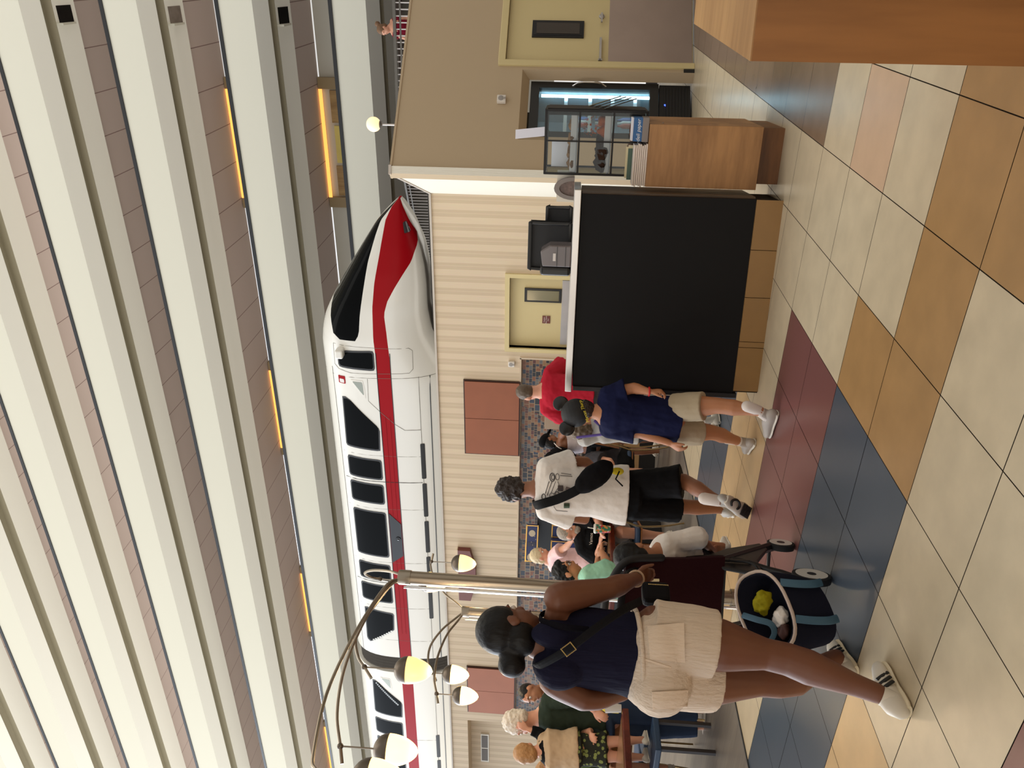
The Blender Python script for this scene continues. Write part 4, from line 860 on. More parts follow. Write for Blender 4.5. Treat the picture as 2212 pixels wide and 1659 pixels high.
class Body:
    ar = 1.; lg = 1.
    """joints: pel hipL hipR kneeL kneeR ankL ankR sh L/R el L/R wr L/R neck(base) head(centre); s = size (1 = 1.75 m), b = build"""
    def __init__(B, name, label, group=None, s=1., b=1., **J):
        B.s, B.b = s, b; B.J = {k: V(v) for k, v in J.items()}; J = B.J
        J.setdefault('pel', (J['hipL']+J['hipR'])/2); J.setdefault('neck', (J['shL']+J['shR'])/2+Z_*.05*s)
        lo = min(v.z for v in J.values())
        B.t = thing(name, label, 'person', (J['pel'].x, J['pel'].y, max(0, min(.0, lo)) if lo < 1.2 else lo), group)
        B.lat_h = N(J['hipR']-J['hipL']); B.lat_s = N(J['shR']-J['shL'])
        B.up = N(J['neck']-J['pel']); B.fw = N(B.up.cross(B.lat_s)); B.mb = MB()
    def at(B, t):
        p = lerp(B.J['pel'], B.J['neck'], t); lat = N(lerp(B.lat_h, B.lat_s, t)); return p, lat
    def torso(B, mb, levels, n=20, caps='round'):
        """levels [(t, half width, half depth, forward shift)]"""
        pts, w, d, sd = [], [], [], []
        for t, a, b, sh in levels:
            p, lat = B.at(t); f = N(B.up.cross(lat)); pts.append(p+f*sh*B.s); w.append(a*B.s*B.b); d.append(b*B.s*B.b); sd.append(lat)
        mb.tube(pts, w, n, caps, rx=d, side=sd)
    def limb(B, mb, names, fr, r, t0=0, t1=1, caps='round', n=12, rx=None):
        """r: list of (t, radius) along the chain of joints"""
        P = [B.J[k] if isinstance(k, str) else V(k) for k in names]; L_ = [0]
        for a, b in zip(P, P[1:]): L_.append(L_[-1]+(b-a).length)
        def pos(t):
            x = t*L_[-1]
            for i in range(len(P)-1):
                if x <= L_[i+1]+1e-9: return lerp(P[i], P[i+1], (x-L_[i])/(L_[i+1]-L_[i]))
            return P[-1]
        tt = [t0+(t1-t0)*i/10 for i in range(11)]
        rr = [interp(r, t)*B.s*fr for t in tt]
        mb.tube([pos(t) for t in tt], rr, n, caps)
    LEG = [(0, .088), (.15, .088), (.30, .074), (.45, .060), (.52, .055), (.60, .053), (.70, .056), (.80, .046), (.92, .036), (1, .036)]
    ARM = [(0, .050), (.12, .050), (.30, .043), (.50, .036), (.60, .038), (.70, .036), (.85, .027), (1, .023)]
    def base_body(B, legs='LR', arms='LR', legr=1., armr=1., torso=True):
        m = B.mb; s = B.s; B.ar = armr; B.lg = legr
        if torso:
            B.torso(m, [(-.06, .12, .10, 0), (.05, .158, .112, -.01), (.18, .150, .105, 0), (.38, .128, .092, .01), (.60, .145, .104, .012), (.80, .160, .105, .0), (.92, .135, .085, -.005), (1.0, .075, .062, -.005)])
            m.tube([B.J['shL'], (B.J['shL']+B.J['shR'])/2+Z_*.01, B.J['shR']], [.048*s*B.b, .07*s*B.b, .048*s*B.b], 10, 'round')
        for k in legs: B.limb(m, ['hip'+k, 'knee'+k, 'ank'+k], B.b*legr, B.LEG)
        for k in arms: B.limb(m, ['sh'+k, 'el'+k, 'wr'+k], B.b*armr, B.ARM)
    def finish(B, skin, vox=.008, name='body'): B.body = remesh(B.mb, name, skin, B.t, vox, 3); return B.body
    def shirt(B, m, hem=0., sleeve=.35, armr=None, fit=1.12, sr=.066, vox=.008, arms='LR', neck=.93, name='shirt', wav=.004, extra=None, hemw=.17, sleeve_w=1.25):
        mb = MB()
        B.torso(mb, [(hem-.001, hemw*fit*1.0, .134*fit, 0), (hem+.1, hemw*fit*.99, .128*fit, 0), (.40, .146*fit, .108*fit, .005), (.62, .152*fit, .112*fit, .008), (.80, .164*fit, .112*fit, 0), (neck-.03, .140*fit, .095*fit, -.005), (neck, .120*fit, .082*fit, -.005), (neck+.03, .082*fit, .070*fit, -.005)], caps='flat')
        mb.tube([B.J['shL'], (B.J['shL']+B.J['shR'])/2+Z_*.012*B.s, B.J['shR']], [(.05*B.ar+.014)*B.s*B.b, .080*B.s*B.b, (.05*B.ar+.014)*B.s*B.b], 12, 'round')
        for k in arms: B.limb(mb, ['sh'+k, 'el'+k, 'wr'+k], B.b, [(0, max(.060, .050*B.ar+.013)), (sleeve*.5, sr), (sleeve, sr*sleeve_w*.92), (1, sr*.6)], -.02, sleeve, 'flat')
        if extra: extra(mb)
        return remesh(mb, name, m, B.t, vox, 2, noise=wav, ns=14)
    def shorts(B, m, top=.16, leg=.34, fit=1.1, lr=.10, vox=.008, name='shorts', flare=1.05, extra=None, wav=.003, legs='LR'):
        mb = MB()
        B.torso(mb, [(-.13, .10*fit, .12*fit, 0), (-.09, .14*fit, .146*fit, 0), (-.04, .16*fit, .136*fit, 0), (.04, .170*fit, .130*fit, -.008), (top, .152*fit, .110*fit, 0)], caps='flat')
        for k in legs: B.limb(mb, ['hip'+k, 'knee'+k, 'ank'+k], B.b, [(0, max(lr, .090*B.lg+.014)*.97), (leg*.5, max(lr, .090*B.lg+.014)), (leg, max(lr, .080*B.lg+.014)*flare)], -.05, leg, 'flat', 16)
        if extra: extra(mb)
        return remesh(mb, name, m, B.t, vox, 2, noise=wav, ns=12)
def shoe(P, heel, toe, s, up=Z_, upper=None, sole=None, name='shoe', w=1., sock=None, ank=None, h=1., accent=None, side_k=1):
    """heel/toe points on the ground side of the sole"""
    d = (toe-heel); L_ = d.length; d = N(d); up = N(up-d*up.dot(d)); sd = d.cross(up)
    ts = [0, .06, .2, .4, .55, .7, .85, .95, 1.0]; W_ = [.026, .034, .038, .036, .040, .048, .046, .034, .018]
    m = MB(); pts = [heel+d*L_*t+up*.012*s for t in ts]
    m.tube(pts, [x*s*w for x in W_], 14, 'flat', rx=[.012*s]*len(ts), side=sd)
    so = m.build('sole', sole, None, smooth=60)
    u = MB(); hh = [.034, .044, .048, .044, .038, .030, .024, .020, .012]
    u.tube([heel+d*L_*t+up*(.018+hh[i]*.62*h)*s for i, t in enumerate(ts)], [x*s*w*.93 for x in W_], 14, 'round', rx=[x*s*h for x in hh], side=sd)
    if ank is not None: u.tube([heel+d*L_*.2+up*.04*s, lerp(heel+d*L_*.2+up*.05*s, ank, .75)], [.036*s, .034*s], 12, 'flat')
    up_ = u.build(name, upper, P, smooth=60); put(so, up_)
    if accent:
        for sg in (-1, 1):
            am = MB()
            for k in range(3):
                a = heel+d*L_*(.46+.10*k); am.tube([a+up*.026*s+sd*sg*(W_[4]*s*w*.97), a-d*L_*.07+up*.050*s+sd*sg*(W_[4]*s*w*.90), a-d*L_*.12+up*.074*s+sd*sg*(W_[4]*s*w*.60)], [.0075*s]*3, 6, 'flat', rx=[.004*s]*3, side=N(d+up*.3))
            am.build('stripe', accent, up_)
    if sock and ank is not None:
        MB().tube([heel+d*L_*.22+up*.06*s, lerp(heel+d*L_*.22+up*.06*s, ank, 1.), ank+N(ank-(heel+d*L_*.22))*.085*s], [.032*s, .034*s, .037*s], 14, 'round').build('sock', sock, P, smooth=60)
    return up_
def skin(name, c): 
    m = mat(name, c, .5, noise=.08, nscale=14); m.node_tree.nodes['Principled BSDF'].inputs['Subsurface Weight'].default_value = .0; return m
SK1 = skin('skin_deep_brown', (112, 68, 46)); SK2 = skin('skin_olive', (166, 112, 80)); SK3 = skin('skin_tan', (182, 122, 84)); SK4 = skin('skin_fair', (206, 148, 120)); SK5 = skin('skin_brown', (142, 92, 64))
HR1 = mat('hair_black', (12, 10, 11), .5, spec=.3, bump=.25, bscale=60, stretch=(1, 1, .25)); HR2 = mat('hair_dark_brown', (46, 34, 28), .5, bump=.6, bscale=70); HR3 = mat('hair_grey', (150, 138, 124), .6, noise=.3, nscale=40, bump=.5)
HR4 = mat('hair_white', (226, 214, 198), .6, noise=.12, nscale=40, bump=.5); HR5 = mat('hair_blond', (176, 130, 82), .55, noise=.25, nscale=30, bump=.4); HR6 = mat('hair_pale_blond', (204, 186, 150), .5, noise=.15, nscale=40, bump=.4)
def hair_strands(c, f, up, s, rn, n=120, rad=.1, L_=.035, m=None, P=None, th=.0018, zmin=-.6):
    """loose locks over the hair volume"""
    f = N(f); up = N(up-f*up.dot(f)); r = f.cross(up); mb = MB(); R = random.Random(rn)
    for _ in range(n):
        a = R.uniform(0, 6.283); z = R.uniform(zmin, 1); q = math.sqrt(max(0, 1-z*z)); d = r*q*math.cos(a)+f*q*math.sin(a)+up*z
        if d.dot(f) > .55 and z < .45: continue
        p = c+V(d)*rad*s*.97; t = N(d.cross(V((R.uniform(-1, 1), R.uniform(-1, 1), R.uniform(-1, 1)))))
        k = L_*s*R.uniform(.6, 1.3); mb.tube([p, p+t*k*.5+d*.006*s, p+t*k*.8-up*k*.3+d*.002*s], [th*2.2*s, th*2*s, th*.7*s], 5, 'flat')
    return mb.build('hair_lock', m, P, smooth=60)
def sheet(P, n_, name, m, parent, th=.012, sag=0):
    """quilted fabric: P = rows of 3D points"""
    mb = MB(); R = len(P); C = len(P[0]); nrm = N((P[0][-1]-P[0][0]).cross(P[-1][0]-P[0][0]))
    vs = [p for r_ in P for p in r_]+[p+nrm*th for r_ in P for p in r_]; K = R*C
    fs = [(i*C+j, i*C+j+1, (i+1)*C+j+1, (i+1)*C+j) for i in range(R-1) for j in range(C-1)]; fs += [tuple(K+x for x in f_[::-1]) for f_ in fs]
    for j in range(C-1): fs += [(j+1, j, K+j, K+j+1), ((R-1)*C+j, (R-1)*C+j+1, K+(R-1)*C+j+1, K+(R-1)*C+j)]
    for i in range(R-1): fs += [(i*C, (i+1)*C, K+(i+1)*C, K+i*C), ((i+1)*C+C-1, i*C+C-1, K+i*C+C-1, K+(i+1)*C+C-1)]
    return mb.add(vs, fs).build(name, m, parent, smooth=50)
R_ = V((math.cos(HEAD), math.sin(HEAD), 0)); F_ = DEPTH          # to the right of the view, and away from the camera
J = atd
M_NAVY = mat('navy_rib_knit', (24, 24, 44), .85, bump=.3, bscale=60, stretch=(1, 1, .12))
M_LIN = mat('cream_gauze', (214, 196, 176), .9, bump=.5, bscale=90, stretch=(1, 1, .2), noise=.05, nscale=30)
M_SHW = mat('sneaker_white', (214, 206, 192), .55); M_SOLE = mat('sole_cream', (216, 202, 172), .6); M_SOCK = mat('sock_white', (222, 212, 204), .9)
# ---------- woman in navy tank top pushing the stroller
w = Body('person', 'woman in a navy tank top and cream shorts walking away, pushing the stroller', s=.9, b=1.0,
    hipL=J(1425, 1458, 3.20), hipR=J(1425, 1368, 3.14), kneeL=J(1700, 1476, 3.34), ankL=J(1806, 1421, 3.50), kneeR=J(1690, 1420, 3.12), ankR=J(1896, 1498, 3.02),
    shL=J(1196, 1470, 3.16), elL=J(1265, 1512, 3.16), wrL=J(1345, 1500, 3.28), shR=J(1208, 1292, 3.10), elR=J(1315, 1272, 3.22), wrR=J(1374, 1250, 3.42), neck=J(1162, 1388, 3.12), pel=J(1405, 1418, 3.18))
w.base_body(legs='', armr=1.38)
for k in 'LR': w.limb(w.mb, ['hip'+k, 'knee'+k, 'ank'+k], 1, [(0, .125), (.15, .125), (.30, .112), (.45, .078), (.52, .064), (.60, .070), (.68, .078), (.80, .062), (.92, .045), (1, .042)], 0, 1, 'round', 16)
w.mb.ell(w.J['pel']-Z_*.03, (.17, .11, .12), 16, 10, (R_, F_, Z_))
hc = J(1100, 1358, 3.13); hf = N(F_*.72+R_*.66-Z_*.12)
w.limb(w.mb, ['neck', hc], 1, [(0, .066), (.4, .056), (1, .056)], 0, .8); head(w.mb, hc, hf, Z_+hf*.1, .95, ear=1.1)
hand(w.mb, w.J['wrR'], N(w.J['wrR']-w.J['elR']), N(Z_*1+F_*.2), .92, 1.0, 1); hand(w.mb, w.J['wrL'], N(w.J['wrL']-w.J['elL']), N(-R_+F_*.2), .92, .9, 1)
w.finish(SK1, .007); eyes(w.t, hc, hf, Z_, .95, HR1)
hm = MB(); hair_cap(hm, hc, hf, Z_, 1.0, 1.05, 1.25, .03, puff=1.03); bn_ = hc-N(R_*.75+F_*.4)*.135-Z_*.02
hm.ell(bn_, (.052, .052, .055), 14, 10); hm.ell(lerp(bn_, hc, .35), (.05, .05, .05), 12, 8)
hr = remesh(hm, 'hair', HR1, w.t, .007, 3, noise=.0015, ns=22)
MB().lathe([(.03, 0), (.038, .008), (.03, .016)], bn_+(hc-bn_)*.42-N(hc-bn_)*.008, 14, (Z_, N(hc-bn_).cross(Z_), N(hc-bn_))).build('hair_tie', mat('tie_grey', (70, 70, 76), .6), hr)
def tank(mb):
    pass
mb = MB(); w.torso(mb, [(.07, .206, .146, -.01), (.22, .196, .135, 0), (.42, .190, .130, .005), (.60, .186, .130, .008), (.72, .178, .128, .004), (.80, .160, .122, -.004), (.88, .118, .112, -.012), (.95, .088, .100, -.02), (.985, .080, .090, -.025)], caps='flat')
for k_s, q_s in (('L', 1.), ('R', .55)): mb.ell(lerp(w.J['neck'], w.J['sh'+k_s], .36*q_s+.1)-F_*.055-Z_*.055, (.085*q_s+.01, .075, .105), 14, 10, (R_, F_, Z_))
tk = remesh(mb, 'tank_top', M_NAVY, w.t, .007, 2, noise=.003, ns=14)
for k, y_ in (('R', 1322),):
    sp = w.J['sh'+k]; a = lerp(sp, w.J['neck'], .42); bk = -F_
    mb = MB(); mb.tube(arc([a+bk*.135-Z_*.145, a+bk*.118-Z_*.05, a+bk*.06+Z_*.030, a+F_*.02+Z_*.035, a+F_*.10-Z_*.03, a+F_*.12-Z_*.12]), .013, 6, 'round', rx=.004, side=R_)
    mb.build('strap', mat('strap_black', (12, 10, 18), .88), tk)
mb = MB(); w.torso(mb, [(-.14, .190, .165, -.02), (-.02, .230, .172, -.02), (.06, .226, .162, -.02), (.125, .206, .140, -.01)], caps='flat')
mb.ell(w.J['pel']-F_*.07-Z_*.03+R_*.075, (.135, .115, .125), 14, 10, (R_, F_, Z_)); mb.ell(w.J['pel']-F_*.07-Z_*.03-R_*.075, (.135, .115, .125), 14, 10, (R_, F_, Z_))
for k in 'LR': w.limb(mb, ['hip'+k, 'knee'+k, 'ank'+k], 1, [(0, .142), (.15, .150), (.262, .146)], -.04, .262, 'flat', 18)
so = remesh(mb, 'shorts', M_LIN, w.t, .007, 3, noise=.003, ns=9)
def belt_ring(B, t, a, b, r, name, m, P, thick=.008):
    p, lat = B.at(t); f = N(B.up.cross(lat)); mb = MB(); mb.tube([p+lat*(a*math.cos(6.2832*i/36))+f*(b*math.sin(6.2832*i/36)-.01) for i in range(37)], r, 8, None); return mb.build(name, m, P, smooth=60)
belt_ring(w, .125, .196, .140, .010, 'waistband', M_LIN, so)
def surf_hit(o, px, py, off_=.004):
    d = ray(px, py).normalized(); mw = o.matrix_world.inverted()
    ok, loc, nrm, _ = o.ray_cast(mw @ EYEP, (mw.to_3x3() @ d).normalized())
    return (o.matrix_world @ loc)-d*off_ if ok else None
def cloth_patch(lay, quad, name, m, off_=.005, n=10):
    """a patch of cloth lying on the garment below it"""
    P = []
    for i in range(n+1):
        row = []
        for j in range(n+1):
            u_, v_ = i/n, j/n; a, b_, c_, d_ = quad
            x = (a[0]*(1-u_)+b_[0]*u_)*(1-v_)+(d_[0]*(1-u_)+c_[0]*u_)*v_; y_ = (a[1]*(1-u_)+b_[1]*u_)*(1-v_)+(d_[1]*(1-u_)+c_[1]*u_)*v_
            h_ = surf_hit(lay, x, y_, off_)
            if h_ is None: return None
            row.append(h_)
        P.append(row)
    return sheet(P, 0, name, m, lay, .004)
bpy.context.view_layer.update()
M_PKT = mat('pocket_gauze', (224, 204, 182), .9, bump=.4, bscale=90, stretch=(1, 1, .2))
cloth_patch(so, [(1398, 1352), (1478, 1345), (1480, 1432), (1404, 1424)], 'back_pocket', M_PKT)
cloth_patch(so, [(1408, 1494), (1486, 1490), (1484, 1528), (1410, 1532)], 'back_pocket', M_PKT)
cloth_patch(so, [(1374, 1416), (1374, 1421), (1450, 1446), (1450, 1441)], 'centre_seam', M_PKT, .003)
# bracelet-like hair tie, shoes
MB().tube([w.J['wrR']+N(V((math.cos(a), math.sin(a), 0)))*.001+(R_*math.cos(a)+Z_*math.sin(a))*.033 for a in [6.2832*i/20 for i in range(21)]], .005, 6, None).build('wrist_band', mat('band_pale', (190, 160, 132), .6), w.t, smooth=True)
M_STP = mat('stripe_black', (18, 18, 20), .5)
hR, tR = onz(1971, 1540, .0), onz(1905, 1432, .0); tR = hR+N(tR-hR)*.27; shoe(w.t, hR, tR, 1.05, upper=M_SHW, sole=M_SOLE, accent=M_STP, ank=w.J['ankR'])
hL = onz(1856, 1452, .0); tL = hL+N(onz(1790, 1372, 0)-hL)*.27; shoe(w.t, hL, tL, 1.05, upper=M_SHW, sole=M_SOLE, accent=M_STP, ank=w.J['ankL'])
# crossbody strap and bag
M_BAGB = mat('bag_black', (10, 9, 13), .8, spec=.2)
bg_ = thing('crossbody_bag', 'small black crossbody bag with a gold chain at the hip of the woman in navy', 'bag', J(1420, 1295, 3.3))
sb = [J(1156, 1440, 3.10), J(1166, 1438, 3.02), J(1225, 1404, 2.94), J(1290, 1355, 2.93), J(1345, 1318, 2.98), J(1385, 1298, 3.16)]
st_ = MB().tube(arc(sb), .016, 8, 'flat', rx=.004, side=N(R_*.6+Z_*.8)).build('shoulder_strap', M_BAGB, bg_)
bk_ = J(1228, 1401, 2.93); fx = N(sb[3]-sb[2]); fy = N(fx.cross(-F_)); 
mb = MB(); c4 = [bk_+fx*a+fy*b-F_*.008 for a, b in ((-.022, -.017), (.022, -.017), (.022, .017), (-.022, .017))]
for i in range(4): mb.tube([c4[i], c4[(i+1) % 4]], .0022, 6, 'round')
mb.build('buckle', mat('gold_metal', (214, 190, 130), .25, .9), st_)
bc = J(1415, 1284, 3.30)
MB().box(-.05, .05, -.03, .03, -.06, .055).build('pouch', M_BAGB, bg_, bevel=.02, seg=3).matrix_world = Matrix.Translation(bc) @ Matrix.Rotation(HEAD+.9, 4, 'Z')
mb = MB()
for i in range(14): mb.ell(bc+Z_*(.03-.006*i)+R_*(.046)+F_*-.02, .0026, 8, 6)
ch = mb.build('chain', mat('gold_metal', (214, 190, 130), .25, .9), bg_); ch['kind'] = 'stuff'

# ---------- man in white T-shirt
M_WT = mat('white_cotton', (230, 222, 214), .85, bump=.45, bscale=9); M_BK = mat('black_fabric', (13, 12, 14), .8)
m = Body('person', 'curly-haired man in a white T-shirt and black shorts striding past the tables', s=1.0, b=1.0,
    hipL=J(1372, 1092, 5.75), hipR=J(1372, 1047, 5.75), kneeL=J(1468, 1094, 5.85), ankL=J(1562, 1100, 5.95), kneeR=J(1478, 1040, 5.65), ankR=J(1552, 1082, 5.35),
    shL=J(1178, 1104, 5.72), elL=J(1262, 1122, 5.85), wrL=J(1270, 1085, 6.05), shR=J(1180, 1008, 5.72), elR=J(1262, 996, 5.85), wrR=J(1290, 1020, 6.05), neck=J(1158, 1056, 5.74), pel=J(1358, 1070, 5.75))
m.base_body(armr=1.15, legr=1.02)
hc = J(1112, 1057, 5.78); hf = N(F_*.95-R_*.3-Z_*.35); m.limb(m.mb, ['neck', hc], 1, [(0, .060), (1, .054)], 0, .8); head(m.mb, hc, hf, Z_+hf*.3, 1.)
for k, sd in (('L', 1), ('R', -1)): hand(m.mb, m.J['wr'+k], N(F_*.6+R_*(.6*sd)-Z_*.2), N(-R_*sd*.2+Z_), 1., .8, sd)
m.finish(SK5, .0085); eyes(m.t, hc, hf, Z_, 1., HR2)
hm = MB(); hair_cap(hm, hc, hf, Z_, 1.05, 1.1, 1.1, -.01, puff=1.06); hh = remesh(hm, 'hair', HR2, m.t, .008, 2, noise=.022, ns=26)
def tee_extra(mb): pass
ts = m.shirt(M_WT, hem=.02, sleeve=.36, fit=1.22, sr=.088, sleeve_w=1.3, hemw=.182, wav=.003)
print('tee')
# printed drawing on the back of the shirt, laid on the cloth
def decal(B, pts, r, col, lay, name='print_line', off_=.004):
    out = []
    bv = B
    for a, b in pts: out.append(surf_hit(lay, a, b, off_))
    out = [p for p in out if p is not None]
    if len(out) > 1: return MB().tube(out, r, 5).build(name, mat(name+'_%d_%d_%d' % col, col, .8), lay)
bpy.context.view_layer.update()
el = lambda cx, cy, a, b, n_=14: [(cx+a*math.cos(6.2832*i/n_), cy+b*math.sin(6.2832*i/n_)) for i in range(n_+1)]
G1 = (96, 92, 92)
for p_, r_ in ((el(1193, 1031, 5.5, 9), .0035), (el(1194, 1031, 3, 5.5), .0025), (el(1204, 1030, 4, 7), .002), ([(1212, 1022), (1234, 1025)], .002), ([(1210, 1027), (1236, 1029)], .002), ([(1186, 1040), (1178, 1066)], .003), ([(1192, 1041), (1182, 1070)], .003), ([(1200, 1040), (1190, 1066)], .002), (el(1174, 1073, 4, 6), .003), ([(1205, 1040), (1208, 1050), (1196, 1068)], .002), ([(1196, 1094), (1202, 1103), (1226, 1105)], .0018), (el(1203, 1066, 4, 4), .003), (el(1192, 1070, 5, 5), .002)): decal(m, p_, r_, G1, ts)
decal(m, [(1205, 1054), (1216, 1054)], .022, (84, 74, 72), ts, 'print_box'); decal(m, [(1222, 1055), (1232, 1058)], .014, (132, 116, 112), ts, 'print_shade'); decal(m, [(1211, 1066), (1216, 1068)], .010, (84, 104, 62), ts, 'print_green'); decal(m, [(1218, 1092), (1230, 1092)], .019, (74, 86, 70), ts, 'print_mug')
m.shorts(M_BK, top=.10, leg=.47, fit=1.06, lr=.112, flare=1.12, wav=.005)
M_SHG = mat('sneaker_grey_white', (176, 172, 166), .5); M_RUB = mat('black_rubber', (22, 20, 20), .6)
hL = onz(1590, 1108, 0.0); shoe(m.t, hL, hL+N(F_+R_*-.1)*.29, 1.12, upper=M_SHG, sole=M_SHW, ank=m.J['ankL'], sock=M_SOCK)
# lifted foot: heel up, toe pushing off
tp = J(1616, 1108, 5.42); tp.z = max(tp.z, .03); hp = J(1572, 1080, 5.28)
us = shoe(m.t, hp, hp+N(tp-hp)*.27, 1.12, up=N(F_*1+Z_*.5), upper=M_SHG, sole=M_SHW, ank=m.J['ankR'], sock=M_SOCK)
bpy.context.view_layer.update()
mb = MB(); dd = N(tp-hp); sd_ = dd.cross(N(F_+Z_*.5)).normalized()
nb_ = N(sd_.cross(dd)); nb_ = nb_ if nb_.dot(-F_) > 0 else -nb_
for c_, a_, b_ in ((.07, .045, .030),): 
    o_ = hp+dd*c_+nb_*.016; mb.tube([o_+dd*(-a_*math.cos(x))+sd_*(b_*math.sin(x)) for x in [math.pi*i/14-.5*math.pi+math.pi/2 for i in range(-3, 18)]], .009, 6, 'round')
for i in range(7): 
    o_ = hp+dd*(.155+.014*i)+nb_*.014; mb.tube([o_-sd_*.038, o_+sd_*.038], .0045, 5, 'round')
mb.build('tread', M_RUB, us)
# sling bag
sl = thing('sling_bag', 'black sling bag with wide strap across the back of the man in white', 'bag', J(1275, 1035, 5.5))
c1_ = J(1283, 1030, 5.53); ax = N(J(1316, 1004, 5.53)-J(1250, 1056, 5.53)); up_ = N(ax.cross(F_)); 
mb = MB().ell(c1_, (.165, .085, .05), 20, 12, (ax, up_, N(ax.cross(up_)))); remesh(mb, 'pouch', M_BK, sl, .009, 3, noise=.006, ns=12)
MB().tube(arc([c1_-ax*.10+up_*.0, J(1240, 1062, 5.52), J(1205, 1078, 5.55), J(1172, 1088, 5.58), J(1158, 1092, 5.66), J(1154, 1090, 5.76), J(1170, 1085, 5.88)]), .034, 8, 'flat', rx=.006, side=N(up_)).build('wide_strap', mat('strap_charcoal', (22, 22, 24), .85), sl)
MB().tube([J(1338, 1018, 5.55), J(1330, 1035, 5.53), J(1345, 1050, 5.55)], .006, 6).build('loose_strap', M_BK, sl)
tag(MB().ell(J(1334, 1018, 5.6), (.03, .02, .045), 12, 8).build('yellow_towel', mat('yellow_cloth', (190, 168, 40), .8, noise=.5, nscale=40), smooth=True), 'bit of yellow and black cloth hanging under the black sling bag', 'cloth')

# ---------- boy in navy shirt with black round-eared cap
M_NV2 = mat('navy_cotton', (22, 26, 58), .85, bump=.1, bscale=40); M_KH = mat('khaki_cotton', (180, 164, 138), .85, bump=.1, bscale=40)
b = Body('person', 'boy in a navy shirt, khaki shorts and a black cap with two round ears', s=.77, b=1.0,
    hipL=J(1462, 931, 5.20), hipR=J(1462, 880, 5.10), kneeL=J(1540, 934, 5.28), ankL=J(1592, 952, 5.40), kneeR=J(1550, 876, 4.98), ankR=J(1640, 888, 4.90),
    shL=J(1314, 928, 5.16), elL=J(1388, 936, 5.14), wrL=J(1446, 957, 5.10), shR=J(1312, 852, 5.08), elR=J(1368, 838, 5.06), wrR=J(1402, 846, 4.98), neck=J(1291, 889, 5.12), pel=J(1446, 905, 5.15))
b.base_body(armr=1.28, legr=1.22)
hc = J(1255, 889, 5.13); cu = N(Z_-R_*.30); hf = N(F_*.9-R_*.35); b.limb(b.mb, ['neck', hc], 1, [(0, .062), (1, .058)], 0, .8); head(b.mb, hc, hf, cu, .88, ear=1.2)
hand(b.mb, b.J['wrL'], N(b.J['wrL']-b.J['elL']-R_*.05), N(-R_*.9-F_*.5), .84, .55, -1); hand(b.mb, b.J['wrR'], N(-Z_*.9+R_*.1-F_*.2), N(R_*.9-F_*.3), .84, .7, 1)
b.finish(SK3, .0065); eyes(b.t, hc, hf, cu, .88, HR2)
hm = MB(); hair_cap(hm, hc, hf, cu, .87, 1.05, .9, .01); remesh(hm, 'hair', HR2, b.t, .008, 2, noise=.006, ns=30)
hm = MB(); hm.ell(hc+cu*.036, (.093, .106, .096), 20, 12, (hf.cross(cu), hf, cu))
hf2 = remesh(hm, 'cap', mat('felt_black', (16, 15, 16), .7), b.t, .006, 2, relief=None)
for sg in (-1, 1):
    q_ = hc+cu*.115+hf.cross(cu)*(.088*sg)-cu*(.0); MB().ell(q_, (.052, .012, .052), 20, 10, (hf.cross(cu), hf, cu)).build('cap_ear', mat('felt_gloss', (18, 17, 19), .25), hf2, smooth=True)
bpy.context.view_layer.update()
rr = N(hf.cross(cu)); tp_ = surf_hit(hf2, 1262, 889, .004)
if tp_ is not None: text('cap_lettering', 'Marcus Tharp', .028, (tp_-N(F_)*.012, N(rr*.96+cu*.1), N(cu-rr*.1), N(rr.cross(cu))), mat('yellow_thread', (206, 184, 40), .6), hf2, shear=.35, ext=.002)
b.shirt(M_NV2, hem=-.13, sleeve=.42, fit=1.26, sr=.082, sleeve_w=1.35, hemw=.172, wav=.005, vox=.0075)
b.shorts(M_KH, top=.06, leg=.34, fit=1.08, lr=.105, flare=1.1, vox=.0075, wav=.004)
M_SN = mat('sneaker_taupe', (170, 160, 150), .5)
hR = onz(1683, 892, 0); shoe(b.t, hR, hR+N(F_*.75-R_*.65)*.23, .95, upper=M_SN, sole=M_SHW, ank=b.J['ankR'], sock=M_SOCK); hL = onz(1634, 955, 0); shoe(b.t, hL, hL+N(F_*.9-R_*.3)*.23, .95, upper=M_SN, sole=M_SHW, ank=b.J['ankL'], sock=M_SOCK)
MB().tube([b.J['wrR']-Z_*.0+(R_*math.cos(a)+F_*math.sin(a))*.026 for a in [6.2832*i/16 for i in range(17)]], .006, 6, None).build('red_bracelet', mat('bracelet_red', (200, 30, 30), .4), b.t, smooth=True)

# ---------- man in red shirt behind the counter
M_RED = mat('red_cotton', (176, 34, 52), .85, bump=.12, bscale=30)
r = Body('person', 'man in a red T-shirt standing with his back turned beyond the black counter', s=1.02, b=1.08,
    hipL=J(1292, 866, 8.5), hipR=J(1292, 828, 8.5), kneeL=J(1382, 868, 8.5), ankL=J(1472, 868, 8.5), kneeR=J(1382, 828, 8.5), ankR=J(1472, 826, 8.5),
    shL=J(1180, 884, 8.5), elL=J(1222, 902, 8.7), wrL=J(1262, 905, 8.8), shR=J(1186, 806, 8.5), elR=J(1226, 784, 8.75), wrR=J(1240, 768, 8.95), neck=J(1166, 846, 8.5), pel=J(1282, 847, 8.5))
r.base_body(); hc = J(1138, 848, 8.5); hf = N(F_*.9-R_*.45); r.limb(r.mb, ['neck', hc], 1, [(0, .070), (1, .062)], 0, .8); head(r.mb, hc, hf, Z_, 1.02, ear=1.15)
for k, sd in (('L', 1), ('R', -1)): hand(r.mb, r.J['wr'+k], N(F_*.6-Z_*.5), N(Z_+F_), 1., .5, sd)
r.finish(SK4, .0105); eyes(r.t, hc, hf, Z_, 1., HR3)
